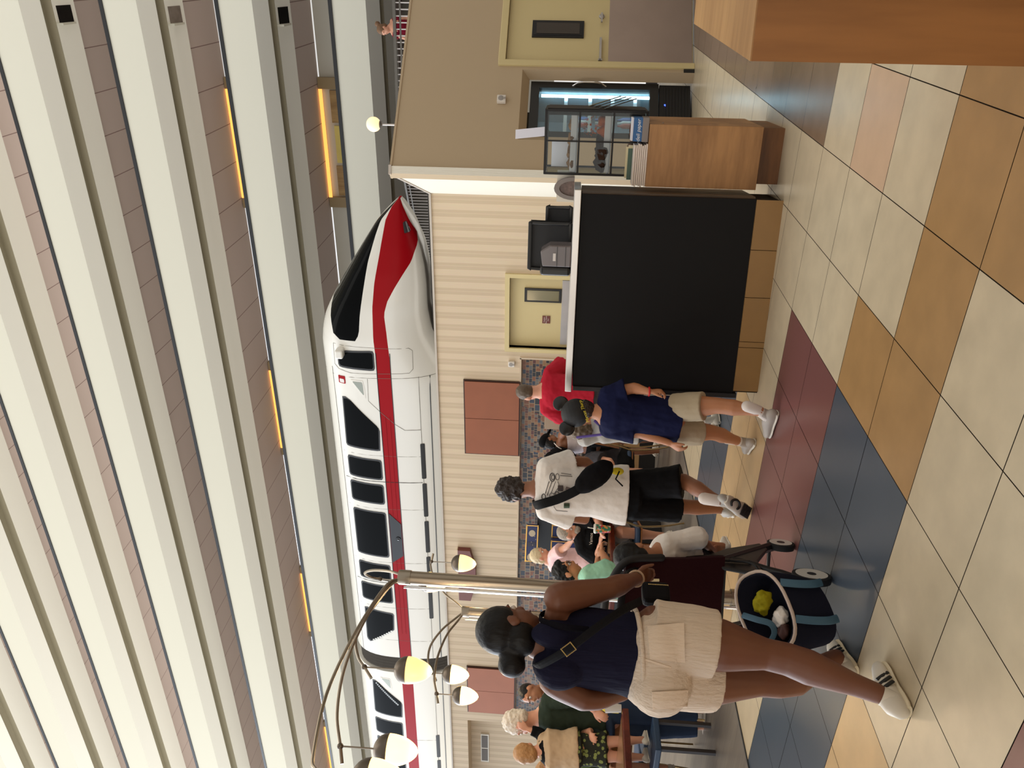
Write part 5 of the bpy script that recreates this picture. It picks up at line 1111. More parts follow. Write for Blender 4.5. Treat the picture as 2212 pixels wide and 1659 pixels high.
hm = MB(); hair_cap(hm, hc, hf, Z_, .99, .95, .95, -.01); remesh(hm, 'hair', mat('hair_brown_grey', (88, 72, 56), .6, noise=.25, nscale=60), r.t, .009, 2, noise=.004, ns=40)
r.shirt(M_RED, hem=.0, sleeve=.42, fit=1.18, sr=.085, sleeve_w=1.3, vox=.0105, wav=.007); r.shorts(mat('grey_shorts', (54, 52, 54), .8), top=.1, leg=.5, fit=1.12, lr=.105, vox=.0105)
for k in 'LR':
    hp = V((r.J['ank'+k].x, r.J['ank'+k].y, 0))-F_*.05; shoe(r.t, hp, hp+F_*.28, 1.1, upper=M_BK, sole=M_SHW, ank=r.J['ank'+k])

# ---------- woman in white strapless top with black cap and backpack
J = lambda a_, b_, d_: atd(a_, b_, d_+.9)
q = Body('person', 'woman in a white strapless top and black cap near the mosaic wall', s=1.0, b=.92,
    hipL=J(1284, 972, 9.6), hipR=J(1284, 950, 9.3), kneeL=J(1360, 975, 9.6), ankL=J(1430, 975, 9.6), kneeR=J(1360, 950, 9.3), ankR=J(1430, 948, 9.3),
    shL=J(1214, 985, 9.5), elL=J(1262, 992, 9.6), wrL=J(1290, 975, 9.4), shR=J(1213, 941, 9.3), elR=J(1232, 924, 9.0), wrR=J(1250, 905, 8.9), neck=J(1204, 963, 9.4), pel=J(1276, 962, 9.45))
q.base_body(armr=1.1); hc = J(1185, 952, 9.42); hf = N(R_*.8+F_*.5-Z_*.25); q.limb(q.mb, ['neck', hc], 1, [(0, .055), (1, .05)], 0, .8); head(q.mb, hc, hf, Z_+hf*.2, .95)
for k, sd in (('L', 1), ('R', 1)): hand(q.mb, q.J['wr'+k], N(R_*.8-Z_*.3), N(Z_+F_), .9, .5, sd)
q.finish(SK5, .0105); eyes(q.t, hc, hf, Z_, .95, HR1)
hm = MB(); hair_cap(hm, hc, hf, Z_, .95); hm.ell(hc-hf*.06-Z_*.06, (.06, .06, .11), 12, 8); remesh(hm, 'hair', HR1, q.t, .01, 2, noise=.006, ns=30)
hm = MB(); hm.ell(hc+Z_*.05, (.092, .105, .075), 18, 10, (hf.cross(Z_), hf, Z_)); hm.tube([hc+hf*.06+Z_*.045, hc+hf*.17+Z_*.025], [.07, .06], 14, 'round', rx=[.012, .010], side=hf.cross(Z_).normalized()); remesh(hm, 'cap', M_BK, q.t, .008, 2)
mb = MB(); q.torso(mb, [(.05, .150, .112, 0), (.3, .138, .105, .005), (.6, .158, .118, .012), (.74, .160, .115, .01)], caps='flat'); remesh(mb, 'strapless_top', mat('white_ribbed', (224, 214, 218), .8, bump=.3, bscale=30, stretch=(1, 1, .1)), q.t, .01, 2, noise=.005, ns=12)
q.shorts(M_BK, top=.12, leg=.3, vox=.0105)
for k in 'LR':
    hp = V((q.J['ank'+k].x, q.J['ank'+k].y, 0))-R_*.05; shoe(q.t, hp, hp+N(R_+F_*.4)*.25, 1., upper=M_SHW, sole=M_SHW, ank=q.J['ank'+k])
MB().tube(arc([J(1197, 957, 9.25), J(1206, 966, 9.2), J(1218, 972, 9.22)]), .006, 6).build('necklace_cord', mat('sock_white', (222, 212, 204), .9), q.t)
bp = thing('backpack', 'black backpack worn by the woman in the white strapless top', 'backpack', J(1200, 990, 9.4))
mb = MB().ell(J(1212, 990, 9.25), (.13, .13, .21), 16, 12); remesh(mb, 'pack', M_BK, bp, .012, 3, noise=.01, ns=8)
MB().tube(arc([J(1190, 975, 9.3), J(1206, 968, 9.22), J(1225, 972, 9.2)]), .02, 8, rx=.005, side=R_).build('shoulder_strap', M_BK, bp)

J = atd
# ---------- child with purple straps
c = Body('person', 'curly-haired child in a grey shirt with purple straps beside the boy in navy', s=.72, b=1.,
    hipL=J(1390, 935, 6.6), hipR=J(1390, 912, 6.6), kneeL=J(1455, 935, 6.6), ankL=J(1512, 935, 6.6), kneeR=J(1455, 912, 6.6), ankR=J(1512, 911, 6.6),
    shL=J(1290, 942, 6.6), elL=J(1262, 950, 6.6), wrL=J(1275, 930, 6.8), shR=J(1290, 905, 6.6), elR=J(1325, 895, 6.6), wrR=J(1350, 890, 6.7), neck=J(1283, 925, 6.6), pel=J(1378, 924, 6.6))
c.base_body(armr=1.25); hc = J(1258, 923, 6.6); hf = N(R_*.8+F_*.5); c.limb(c.mb, ['neck', hc], 1, [(0, .055), (1, .05)], 0, .8); head(c.mb, hc, hf, Z_, .86)
hand(c.mb, c.J['wrL'], N(R_), Z_, .8, .4, 1); hand(c.mb, c.J['wrR'], N(-Z_), R_, .8, .4, 1)
c.finish(SK4, .0095); hm = MB(); hair_cap(hm, hc, hf, Z_, .92, puff=1.05); remesh(hm, 'hair', mat('hair_curly_brown', (110, 94, 76), .6, noise=.3, nscale=50), c.t, .009, 2, noise=.02, ns=34)
cs_ = c.shirt(mat('grey_jersey', (176, 172, 166), .85), hem=.0, sleeve=.4, fit=1.15, sr=.08, vox=.0095)
for a, b_ in (((1284, 908), (1308, 930)), ((1245, 945), (1305, 938))): MB().tube([J(a[0], a[1], 6.48), J(b_[0], b_[1], 6.46)], .012, 6, rx=.004, side=Z_).build('purple_strap', mat('purple_band', (84, 62, 140), .6), cs_)
c.shorts(mat('grey_shorts', (54, 52, 54), .8), vox=.0095)
for k in 'LR':
    hp = V((c.J['ank'+k].x, c.J['ank'+k].y, 0)); shoe(c.t, hp, hp+N(R_+F_)*.2, .8, upper=M_SHW, sole=M_SHW, ank=c.J['ank'+k])
# ================================================================== STROLLER
M_SF = mat('stroller_frame', (16, 15, 17), .45); M_MAR = mat('maroon_canvas', (42, 14, 18), .85, bump=.15, bscale=40); M_TYR = mat('tyre_black', (15, 14, 15), .7)
rr_ = onz(1795, 1250); rf_ = onz(1722, 1178); rl_ = onz(1752, 1398); su = N(rf_-rr_); sl_ = rl_-rr_; sl_ = N(sl_-su*sl_.dot(su)); SW = .47
st = thing('stroller', 'black-framed stroller with a dark maroon seat back, pushed by the woman in navy', 'stroller', (rr_+rl_)/2)
S = lambda a, b, z: rr_+su*a+sl_*b+Z_*z                     # a forward, b to the left, z up
def wheel(c, rad, nm='wheel'):
    o = MB().lathe([(rad*.80, -.018), (rad*.97, -.016), (rad, 0), (rad*.97, .016), (rad*.80, .018)], c, 28, (su, Z_, sl_)).build(nm, M_TYR, st, smooth=50)
    MB().lathe([(rad*.66, -.019), (rad*.80, -.020), (rad*.80, .020), (rad*.66, .019)], c, 28, (su, Z_, sl_)).build('rim', mat('rim_white', (206, 200, 190), .4), o, smooth=50)
    m_ = MB().lathe([(0, -.02), (.022, -.02), (.022, .02), (0, .02)], c, 12, (su, Z_, sl_))
    for i in range(5):
        a = 1.2566*i; m_.bar(c, c+su*(rad*.7*math.cos(a))+Z_*(rad*.7*math.sin(a)), .014, .012, sl_)
    m_.build('hub', M_SF, o)
for a, b in ((0, 0), (0, SW)): wheel(S(a, b, .092), .092)
for a, b in ((.60, .02), (.60, SW-.02)): wheel(S(a, b, .075), .075)
for b, sd in ((0.028, 1), (SW-.028, -1)):
    MB().tube(arc([S(0, b, .092), S(.10, b, .20), S(.26, b, .36), S(.30, b, .50), S(.20, b, .72), S(.02, b, .93), S(-.10, b, .985)]), .022, 8, 'round').build('side_tube', M_SF, st, smooth=True)
    MB().tube(arc([S(.60, b, .12), S(.52, b, .20), S(.36, b, .36), S(.26, b, .46)]), .027, 8, 'round').build('front_leg', M_SF, st, smooth=True)
    MB().tube([S(.26, b, .36), S(.10, b, .20), S(0, b, .10)], [.016, .026, .02], 8, 'round').build('rear_leg', M_SF, st, smooth=True)
for b in (.012, SW-.032): MB().prism([(.04, .30), (.26, .28), (.50, .17), (.60, .19), (.46, .40), (.30, .54), (.16, .56)], (S(0, b, 0), su, Z_, sl_), 0, .02).build('side_panel', M_SF, st, bevel=.008)
MB().tube(arc([S(-.10, .02, .985), S(-.135, .08, 1.0), S(-.14, SW/2, 1.005), S(-.135, SW-.08, 1.0), S(-.10, SW-.02, .985)]), .018, 10, 'round').build('handle', mat('foam_grip', (22, 20, 22), .8), st, smooth=True)
MB().tube([S(.12, .03, .22), S(.12, SW-.03, .22)], .010, 8).tube([S(.58, .03, .14), S(.58, SW-.03, .14)], .010, 8).build('axle', M_SF, st)
# seat back and seat
rows = []
for i in range(9):
    t = i/8; z = .98-.50*t; a = .04+.13*t; rows.append([S(a-.035*math.sin(math.pi*j/8)+.008*math.sin(j*2.+i), -.03+(SW+.06)*j/8, z+.012*math.sin(math.pi*j/8)) for j in range(9)])
sheet(rows, 0, 'seat_back', M_MAR, st, .03)
sheet([[S(.16+.36*i/3, .02+(SW-.04)*j/3, .46+.03*i/3) for j in range(4)] for i in range(4)], 0, 'seat', M_SF, st, -.03)
MB().tube(arc([S(.06, -.035, .80), S(.02, -.02, .97), S(.0, .10, 1.05), S(.0, SW/2, 1.07), S(.0, SW-.10, 1.05), S(.02, SW+.02, .97), S(.06, SW+.035, .80)]), .019, 10, 'round').build('folded_canopy', mat('canopy_black', (18, 16, 20), .6), st, smooth=True)
for z0_ in (.90,): MB().tube([S(-.028, .055, z0_), S(-.012, .055, z0_-.085)], .007, 6).build('reflective_tab', mat('tab_cream', (230, 216, 170), .4), st)
MB().tube([S(.2, .0, .52), S(.2, 0, .34), S(.14, .1, .30), S(.14, SW-.1, .30), S(.2, SW, .34), S(.2, SW, .52)], .009, 6).build('basket_frame', M_SF, st)
MB().tube(arc([S(.2, .0, .44), S(.06, -.02, .34), S(.02, .14, .30), S(.02, .34, .30), S(.06, SW+.02, .34)]), .007, 6).build('bumper_wire', M_SF, st)
# tote bag in the basket
nb2 = thing('tote_bag', 'open navy tote bag with cream piping and blue straps hanging under the stroller', 'bag', S(.02, .3, .1))
M_NB = mat('tote_navy', (22, 24, 38), .8, bump=.1, bscale=50); M_PIP = mat('piping_cream', (190, 172, 160), .7); M_BST = mat('strap_blue', (62, 96, 118), .7)
oc = J(1652, 1320, 3.42); ox = N(J(1668, 1385, 3.40)-J(1612, 1245, 3.55)); oy = N(Z_*.80+F_*.62-ox*(Z_*.80+F_*.62).dot(ox)); on = N(ox.cross(oy))
if on.z > 0: on = -on
def rim(k, a=.165, b=.105, dn=0.): th = 6.2832*k/32; return oc+ox*(a*math.copysign(abs(math.cos(th))**.8, math.cos(th)))+oy*(b*math.copysign(abs(math.sin(th))**.8, math.sin(th))-dn*.0)
mb = MB(); rg = []
dnv = N(-Z_*1+F_*.15)
for i, (dd_, sc) in enumerate(((0, 1.), (.06, 1.02), (.13, .98), (.20, .88), (.215, .6))):
    rg += [oc+(rim(k)-oc)*sc+dnv*dd_*(1.0 if sc > .7 else 1.) for k in range(32)]
fs = [(i*32+k, i*32+(k+1) % 32, (i+1)*32+(k+1) % 32, (i+1)*32+k) for i in range(4) for k in range(32)]+[tuple(4*32+k for k in range(32))]
inn = [oc+(rim(k)-oc)*sc+dnv*dd_ for dd_, sc in ((0, .94), (.12, .86)) for k in range(32)]; o5 = 5*32
fs += [(k, o5+k, o5+(k+1) % 32, (k+1) % 32) for k in range(32)]+[(o5+k, o5+32+k, o5+32+(k+1) % 32, o5+(k+1) % 32) for k in range(32)]+[tuple(o5+32+k for k in range(32))]
mb.add(rg+inn, fs).build('bag_body', M_NB, nb2, smooth=40)
MB().tube([rim(k, .17, .11) for k in range(33)], .0075, 8, None).build('piping', M_PIP, nb2, smooth=True)
for k0, k1 in ((-3, -8),):
    for off_, lab in ((.075, 0), (-.085, 0)):
        p_ = oc+ox*off_-oy*.112; MB().tube(arc([p_, p_+dnv*.07-F_*.02, p_+dnv*.14-F_*.015, p_+dnv*.19+F_*.02]), .017, 8, 'flat', rx=.004, side=ox).build('outer_strap', M_BST, nb2)
MB().tube(arc([oc-ox*.02+oy*.10, oc+ox*.01+oy*.05-F_*.03, oc+ox*.05-F_*.02, oc+ox*.10+oy*.0, oc+ox*.14+oy*.06]), .014, 8, 'flat', rx=.003, side=oy).build('top_strap', M_BST, nb2)
for c_, r_, nm, m_, lab in ((oc-ox*.045+dnv*.04+oy*.03, (.045, .035, .04), 'yellow_cloth_bundle', mat('olive_yellow', (140, 130, 20), .8, noise=.3, nscale=40), 'yellow-green bundle inside the navy tote bag'), (oc+ox*.025+dnv*.06, (.04, .03, .03), 'white_cloth', M_WT, 'white cloth inside the navy tote bag'), (oc+ox*.085+dnv*.07+oy*.02, (.03, .03, .03), 'brown_pouch', mat('pouch_brown', (74, 44, 40), .7), 'small brown pouch inside the navy tote bag')):
    o = remesh(MB().ell(c_, (r_[0]*1.25, r_[1]*1.2, r_[2]*.9), 16, 12), nm, m_, None, .006, 1, noise=.016, ns=24); tag(o, lab, 'cloth' if 'cloth' in nm else 'pouch')
# child in the stroller
k_ = Body('person', 'dark-haired child in a white T-shirt sitting in the stroller', s=.60, b=1.05,
    hipL=J(1488, 1228, 4.22), hipR=J(1488, 1195, 4.24), kneeL=J(1490, 1215, 4.45), ankL=J(1560, 1212, 4.45), kneeR=J(1490, 1180, 4.38), ankR=J(1560, 1180, 4.45),
    shL=J(1428, 1226, 4.10), elL=J(1478, 1232, 4.24), wrL=J(1485, 1215, 4.4), shR=J(1440, 1172, 4.08), elR=J(1508, 1162, 4.12), wrR=J(1540, 1188, 4.3), neck=J(1412, 1200, 4.04), pel=J(1488, 1212, 4.23))
k_.base_body(armr=1.25); hc = J(1372, 1203, 4.0); hf = N(F_*.9+R_*.2-Z_*.2); k_.limb(k_.mb, ['neck', hc], 1, [(0, .06), (1, .055)], 0, .8); head(k_.mb, hc, hf, Z_, .88)
hand(k_.mb, k_.J['wrR'], N(F_-Z_*.5), Z_, .62, .5, -1); hand(k_.mb, k_.J['wrL'], N(F_-Z_*.5), Z_, .62, .5, 1)
k_.finish(SK2, .007); hm = MB(); hair_cap(hm, hc, hf, Z_, .90, 1.05); remesh(hm, 'hair', HR1, k_.t, .007, 2, noise=.005, ns=30); eyes(k_.t, hc, hf, Z_, .88, HR1)
k_.shirt(M_WT, hem=.0, sleeve=.46, fit=1.2, sr=.085, sleeve_w=1.3, vox=.007, wav=.005); k_.shorts(mat('grey_shorts', (54, 52, 54), .8), leg=.4, vox=.008)
for q_ in 'LR': hp = k_.J['ank'+q_]-Z_*.05; shoe(k_.t, hp, hp+N(su)*.14, .62, upper=M_SHW, sole=M_SHW, ank=k_.J['ank'+q_])

# ================================================================== DINING FURNITURE
M_WD = wood('chair_wood', (156, 98, 48), (112, 66, 30), 'z', 8, .4); M_BLUE = mat('blue_seat', (42, 66, 96), .5); M_TBL = wood('table_cherry', (104, 40, 24), (70, 24, 16), 'x', 5, .25); M_TPALE = mat('table_inlay', (128, 92, 64), .2)
def chair(p, yaw, lab, grp='wood and metal dining chairs'):
    t = thing('dining_chair', lab, 'chair', (p[0], p[1], 0), grp); fr = rot_fr((p[0], p[1], 0), yaw); o, ex, ey, ez = fr   # faces +ey
    MB().fbox(fr, -.21, .21, -.20, .21, .43, .445).build('seat_base', M_WD, t)
    mb = MB(); vs = []
    MB().prism([(-.20, -.19), (.20, -.19), (.21, .05), (.16, .22), (-.16, .22), (-.21, .05)], (o, ex, ey, ez), .447, .495).build('seat', M_BLUE, t, bevel=.018, seg=3)
    mb = MB()
    P = [[o+ex*(-.20+.40*j/6)+ey*(-.215-.05*i/3-.03*math.cos(math.pi*(j-3)/6))+ez*(.60+.32*i/3) for j in range(7)] for i in range(4)]
    sheet(P, 0, 'backrest', M_WD, t, .014)
    for sx_ in (-1, 1):
        MB().tube(arc([o+ex*(.20*sx_)+ey*-.29+ez*.90, o+ex*(.205*sx_)+ey*-.25+ez*.62, o+ex*(.205*sx_)+ey*-.21+ez*.45, o+ex*(.21*sx_)+ey*-.23+ez*.2, o+ex*(.215*sx_)+ey*-.27+ez*.012]), .010, 8, 'flat').build('leg', M_BRS, t, smooth=True)
        MB().tube([o+ex*(.19*sx_)+ey*.17+ez*.44, o+ex*(.20*sx_)+ey*.20+ez*.012], .010, 8).build('leg', M_BRS, t, smooth=True)
    return t
M_BRS = mat('brass_tube', (150, 128, 92), .25, .9)
def table(x0, x1, y0, y1, lab):
    t = thing('dining_table', lab, 'table', ((x0+x1)/2, (y0+y1)/2, 0))
    MB().box(x0, x1, y0, y1, .705, .755).build('edge_frame', M_TBL, t, bevel=.006); MB().box(x0+.05, x1-.05, y0+.05, y1-.05, .7555, .760).build('tabletop', M_TPALE, t)
    MB().lathe([(.045, .02), (.04, .70)], ((x0+x1)/2, (y0+y1)/2, 0), 16).build('pedestal', M_BRS, t, smooth=True); MB().lathe([(.26, 0), (.25, .02), (.05, .04)], ((x0+x1)/2, (y0+y1)/2, 0), 24).build('foot_plate', M_BLKM, t)
    return t
table(-6.1, -5.27, 5.85, 6.68, 'cherry-edged dining table in front of the man in black, with the patterned cup')
table(-5.95, -5.03, 2.7, 4.14, 'long cherry-edged dining table at the left behind the woman in navy')
ca = (V((-5.29, 8.16, 0))+V((-5.5, 8.3, 0)))/2
yw = math.atan2(R_.y, R_.x)
chair((J(1442, 1010, 9.75).x, J(1442, 1010, 9.75).y), yw+1.57, 'dining chair seen edge-on beside the boy in navy, its back towards him')
chair((J(1400, 1174, 8.35).x, J(1400, 1174, 8.35).y), yw+1.57, 'dining chair just left of the man in white at the patterned-cup table')
cw = J(1300, 1566, 6.9)
chair((cw.x, cw.y), yw, 'dining chair with its wooden back to us beside the white-haired man')
cw = J(1410, 1640, 7.25)
chair((cw.x, cw.y), yw+math.pi, 'dining chair with a blue seat behind the left table, at the very left')
# cups, boards, boxes on the tables
pc = J(1290, 1142, 8.1); pcz = .76; cp = thing('patterned_cup', 'red and green patterned paper cup with white lid and straw on the table', 'cup', (pc.x, pc.y, pcz))
pm = mat('cup_pattern', (190, 50, 60), .5); n = pm.node_tree.nodes; L = pm.node_tree.links; vo = n.new('ShaderNodeTexVoronoi'); vo.inputs['Scale'].default_value = 42; t_ = n.new('ShaderNodeTexCoord'); L.new(t_.outputs['Object'], vo.inputs[0]); r_ = n.new('ShaderNodeValToRGB'); r_.color_ramp.interpolation = 'CONSTANT'; e = r_.color_ramp.elements; e[0].color = rgb(196, 40, 56); e[1].position = .35; e[1].color = rgb(60, 130, 100)
x = e.new(.6); x.color = rgb(224, 150, 70); x = e.new(.8); x.color = rgb(220, 200, 190); L.new(vo.outputs[1], r_.inputs[0]); L.new(r_.outputs[0], n['Principled BSDF'].inputs['Base Color'])
MB().lathe([(.034, .001), (.048, .155)], (pc.x, pc.y, pcz), 20).build('cup_body', pm, cp, smooth=60); MB().lathe([(.051, .15), (.051, .163), (.042, .172), (0, .172)], (pc.x, pc.y, pcz), 20).build('lid', M_SHW, cp, smooth=60); MB().tube([(pc.x, pc.y, pcz+.17), (pc.x+.01, pc.y, pcz+.235)], .005, 6).build('straw', M_SHW, cp)
def box_thing(nm, lab, cat, x0, x1, y0, y1, z0, z1, m, grp=None, bevel=.004): return tag(MB().box(x0, x1, y0, y1, z0, z1).build(nm, m, bevel=bevel), lab, cat, grp)
box_thing('food_tray', 'dark tray lying on the table near the patterned cup', 'tray', -5.7, -5.36, 5.98, 6.3, .761, .776, M_BLKM)
tag(MB().lathe([(.0, 0), (.09, .002), (.11, .02), (.105, .022), (.085, .006), (0, .005)], (-5.62, 6.45, .761), 24).build('paper_plate', M_SHW, smooth=60), 'white paper plate on the table by the patterned cup', 'plate')
pk_ = J(1322, 1529, 6.05); tag(MB().lathe([(.03, 0), (.042, .12), (.04, .12), (.028, .004), (0, .004)], (pk_.x, pk_.y, .761), 18).build('clear_cup', mat('clear_cup', (196, 192, 188), .1, spec=.6), smooth=60), 'clear plastic cup at the corner of the left table', 'cup')
pk_ = J(1292, 1530, 6.25); yc_ = thing('condiment_bottle', 'yellow-capped condiment bottle on the left table by the white-haired man', 'bottle', (pk_.x, pk_.y, .761)); MB().lathe([(.028, 0), (.028, .10), (.012, .13), (0, .13)], (pk_.x, pk_.y, .761), 14).build('bottle_body', mat('bottle_yellow', (210, 186, 40), .4), yc_, smooth=60); MB().lathe([(.014, .131), (.014, .155), (0, .155)], (pk_.x, pk_.y, .761), 12).build('cap', mat('cap_green', (60, 90, 40), .5), yc_)
# ---- carts and stands against the mosaic wall
kp = J(1325, 957, 10.9); t = thing('waste_stand', 'waste stand faced with brown, maroon and tan panels behind the boy in navy', 'cabinet', (kp.x, kp.y, 0)); fk = rot_fr((kp.x, kp.y, 0), yw)
for z0_, z1_, c_, nm in ((.0, .22, (20, 18, 18), 'kick_panel'), (.22, .44, (176, 140, 96), 'tan_panel'), (.44, .66, (62, 24, 24), 'maroon_panel'), (.66, .84, (138, 76, 34), 'brown_panel'), (.84, 1.0, (30, 28, 28), 'top_box')): MB().fbox(fk, -.36, .08, 0, .5, z0_, z1_).build(nm, mat(nm, c_, .5), t)
kp = J(1195, 905, 9.9); t = thing('order_kiosk', 'pale metal order kiosk with a lit screen by the mosaic wall', 'kiosk', (kp.x, kp.y, 0)); fk = rot_fr((kp.x, kp.y, 0), yw)
MB().fbox(fk, -.13, .13, 0, .12, 1.02, 1.52).build('housing', mat('kiosk_metal', (150, 136, 122), .3, .6), t, bevel=.006); sc_ = MB().fbox(fk, .0, .11, -.006, 0, 1.22, 1.42).build('screen', mat('screen_white', (220, 230, 245), .3, emit=(210, 225, 255), estr=1.2), t); MB().fbox(fk, .01, .1, -.008, -.006, 1.23, 1.29).build('screen_panel', mat('screen_blue', (40, 110, 190), .3, emit=(60, 130, 220), estr=.8), sc_)
MB().fbox(fk, -.04, .04, .02, .1, 0, 1.02).build('stand', M_BLKM, t)
# blue display board and trunks
M_TRK = mat('trunk_blue', (34, 52, 104), .45); M_GLD = mat('brass_edge', (200, 164, 96), .3, .8)
def trunk(px0, py0, px1, py1, D, dep, lab, z0=None):
    a = J(px1, py1, D); b_ = J(px0, py0, D); w_ = abs((b_-a).dot(R_)); zt = b_.z; zb = a.z if z0 is None else z0
    t = thing('trunk', lab, 'trunk', (a.x, a.y, zb), 'blue trunks by the mosaic wall'); fk = rot_fr((a.x, a.y, 0), yw)
    MB().fbox(fk, 0, w_, 0, dep, zb, zt).build('panel', M_TRK, t)
    e_ = MB()
    for zz in (zb, zt-.015): e_.fbox(fk, -.005, w_+.005, -.006, .0, zz, zz+.015)
    for xx in (0, w_-.012): e_.fbox(fk, xx, xx+.012, -.006, 0, zb, zt)
    e_.build('brass_edging', M_GLD, t); return t, fk, w_, zb, zt
t, fk, w_, zb, zt = trunk(1137, 1134, 1160, 1214, 10.8, .1, 'long blue sign board with pale round marks high on the mosaic wall')
for i, (u_, r_) in enumerate(((.12, .055), (.78, .045))): MB().lathe([(r_, 0), (r_, .004), (0, .004)], fk[0]+fk[1]*(w_*u_)+Z_*((zb+zt)/2)-fk[2]*.002, 20, (fk[1], Z_, -fk[2])).build('round_mark', mat('pale_mark', (190, 180, 160), .6), t)
MB().fbox(fk, w_*.42, w_*.54, -.006, 0, zb+.03, zt-.03).build('framed_mark', mat('mark_frame', (50, 56, 80), .5), t)
for i in range(6): MB().ell(fk[0]+fk[1]*(w_*(.3+.08*i))+Z_*(zb+.03+.02*(i*5 % 4))-fk[2]*.003, .006, 8, 6).build('star_mark', mat('pale_mark', (190, 180, 160), .6), t)
trunk(1192, 1134, 1250, 1164, 10.6, .4, 'upright blue trunk with brass edging behind the man in black'); trunk(1190, 1168, 1276, 1212, 10.4, .4, 'wide blue trunk with brass edging behind the woman in pink')
tb = J(1300, 1165, 10.6); box_thing('trunk_plinth', 'black plinth carrying the blue trunks', 'plinth', tb.x-.85, tb.x+.6, tb.y-.75, tb.y+.5, 0, .84, M_BLKM)
tb2 = J(1180, 1150, 10.9); box_thing('black_cabinet', 'black cabinet between the blue sign board and the blue trunks', 'cabinet', tb2.x-.45, tb2.x+.35, tb2.y+.02, tb2.y+.38, .845, 1.575, M_BLKM)
lt = J(1271, 1235, 9.9); tag(MB().box(lt.x-.15, lt.x+.5, lt.y-.02, lt.y+.35, .0, .84).build('serving_ledge', wood('ledge_wood', (140, 84, 32), (108, 62, 24), 'x', 4, .5)), 'orange-brown wooden ledge behind the man in mint', 'ledge')

# ================================================================== SEATED AND STANDING GUESTS
def feet(B, d, sh=.95, up=M_SHW, so=M_SHW, keys='LR'):
    for k in keys: hp = V((B.J['ank'+k].x, B.J['ank'+k].y, B.J['ank'+k].z-.075*B.s))-N(d)*.05; shoe(B.t, hp, hp+N(d)*.27*B.s, sh*B.s, upper=up, sole=so, ank=B.J['ank'+k])
# man in black at the table
g = Body('person', 'grey-haired bearded man in a black T-shirt at the patterned-cup table', s=1.0, b=1.12,
    hipL=J(1342, 1180, 8.7), hipR=J(1342, 1148, 8.7), kneeL=J(1340, 1188, 8.35), ankL=J(1432, 1190, 8.45), kneeR=J(1340, 1150, 8.3), ankR=J(1432, 1158, 8.4),
    shL=J(1258, 1186, 8.6), elL=J(1292, 1206, 8.55), wrL=J(1296, 1178, 8.35), shR=J(1256, 1130, 8.6), elR=J(1290, 1118, 8.5), wrR=J(1298, 1140, 8.3), neck=J(1254, 1158, 8.62), pel=J(1332, 1164, 8.75))
g.base_body(armr=1.1); hc = J(1227, 1149, 8.58); hf = N(R_*.75-F_*.5-Z_*.35); g.limb(g.mb, ['neck', hc], 1, [(0, .066), (1, .058)], 0, .8); head(g.mb, hc, hf, Z_+hf*.3, 1.05, ear=1.2)
hand(g.mb, g.J['wrL'], N(R_), Z_, 1, .5, 1); hand(g.mb, g.J['wrR'], N(-F_*.5-R_*.5), Z_, 1, .5, -1)
g.finish(SK4, .0095); eyes(g.t, hc, hf, Z_, 1.05, HR3); hm = MB(); hair_cap(hm, hc, hf, Z_, 1.02, .95, .95); remesh(hm, 'hair', HR3, g.t, .009, 2, noise=.003, ns=40)
hm = MB(); hm.ell(hc+hf*.045-Z_*.075, (.062, .056, .045), 12, 8, (hf.cross(Z_), hf, Z_)); remesh(hm, 'beard', HR3, g.t, .008, 2, noise=.004, ns=50)
gs = g.shirt(mat('black_cotton', (17, 17, 19), .85), hem=.02, sleeve=.42, fit=1.18, sr=.08, vox=.0095, wav=.006); g.shorts(mat('striped_shorts', (150, 144, 140), .8, noise=.4, nscale=20), leg=.42, vox=.0095)
text('shirt_lettering', 'Vamos', .048, (J(1277, 1164, 8.35), -R_*-.96, Z_, -F_), M_SHW, gs); feet(g, -F_+R_*.3)
# woman in pink
p = Body('person', 'blonde woman in a pale pink T-shirt reaching to the man in black', s=.93, b=1.02,
    hipL=J(1296, 1216, 9.4), hipR=J(1296, 1192, 9.2), kneeL=J(1372, 1216, 9.3), ankL=J(1446, 1216, 9.3), kneeR=J(1372, 1194, 9.2), ankR=J(1446, 1192, 9.2),
    shL=J(1196, 1226, 9.5), elL=J(1240, 1232, 9.5), wrL=J(1262, 1204, 9.4), shR=J(1196, 1198, 9.1), elR=J(1222, 1182, 8.9), wrR=J(1238, 1165, 8.75), neck=J(1184, 1211, 9.3), pel=J(1286, 1206, 9.3))
p.base_body(armr=1.1); hc = J(1167, 1200, 9.28); hf = N(R_*.85-F_*.3-Z_*.3); p.limb(p.mb, ['neck', hc], 1, [(0, .056), (1, .05)], 0, .8); head(p.mb, hc, hf, Z_+hf*.2, .97)
hand(p.mb, p.J['wrR'], N(R_+Z_*.5), N(-F_+Z_*.3), .93, .9, -1); hand(p.mb, p.J['wrL'], N(R_), Z_, .93, .5, 1)
p.finish(SK4, .0095); eyes(p.t, hc, hf, Z_, .97, HR6); hm = MB(); hair_cap(hm, hc, hf, Z_, 1.0, 1.02, 1.05); remesh(hm, 'hair', HR6, p.t, .009, 2, noise=.005, ns=30)
p.shirt(mat('pale_pink', (224, 188, 188), .85), hem=.1, sleeve=.36, fit=1.16, sr=.08, vox=.0095, wav=.005)
mb = MB(); p.torso(mb, [(-.75, .20, .17, 0), (-.3, .19, .15, 0), (.05, .165, .13, 0), (.2, .15, .11, 0)], caps='flat'); remesh(mb, 'floral_skirt', mat('floral_cloth', (170, 108, 92), .85, noise=.6, nscale=40), p.t, .0095, 2, noise=.005, ns=12); feet(p, R_-F_*.3)
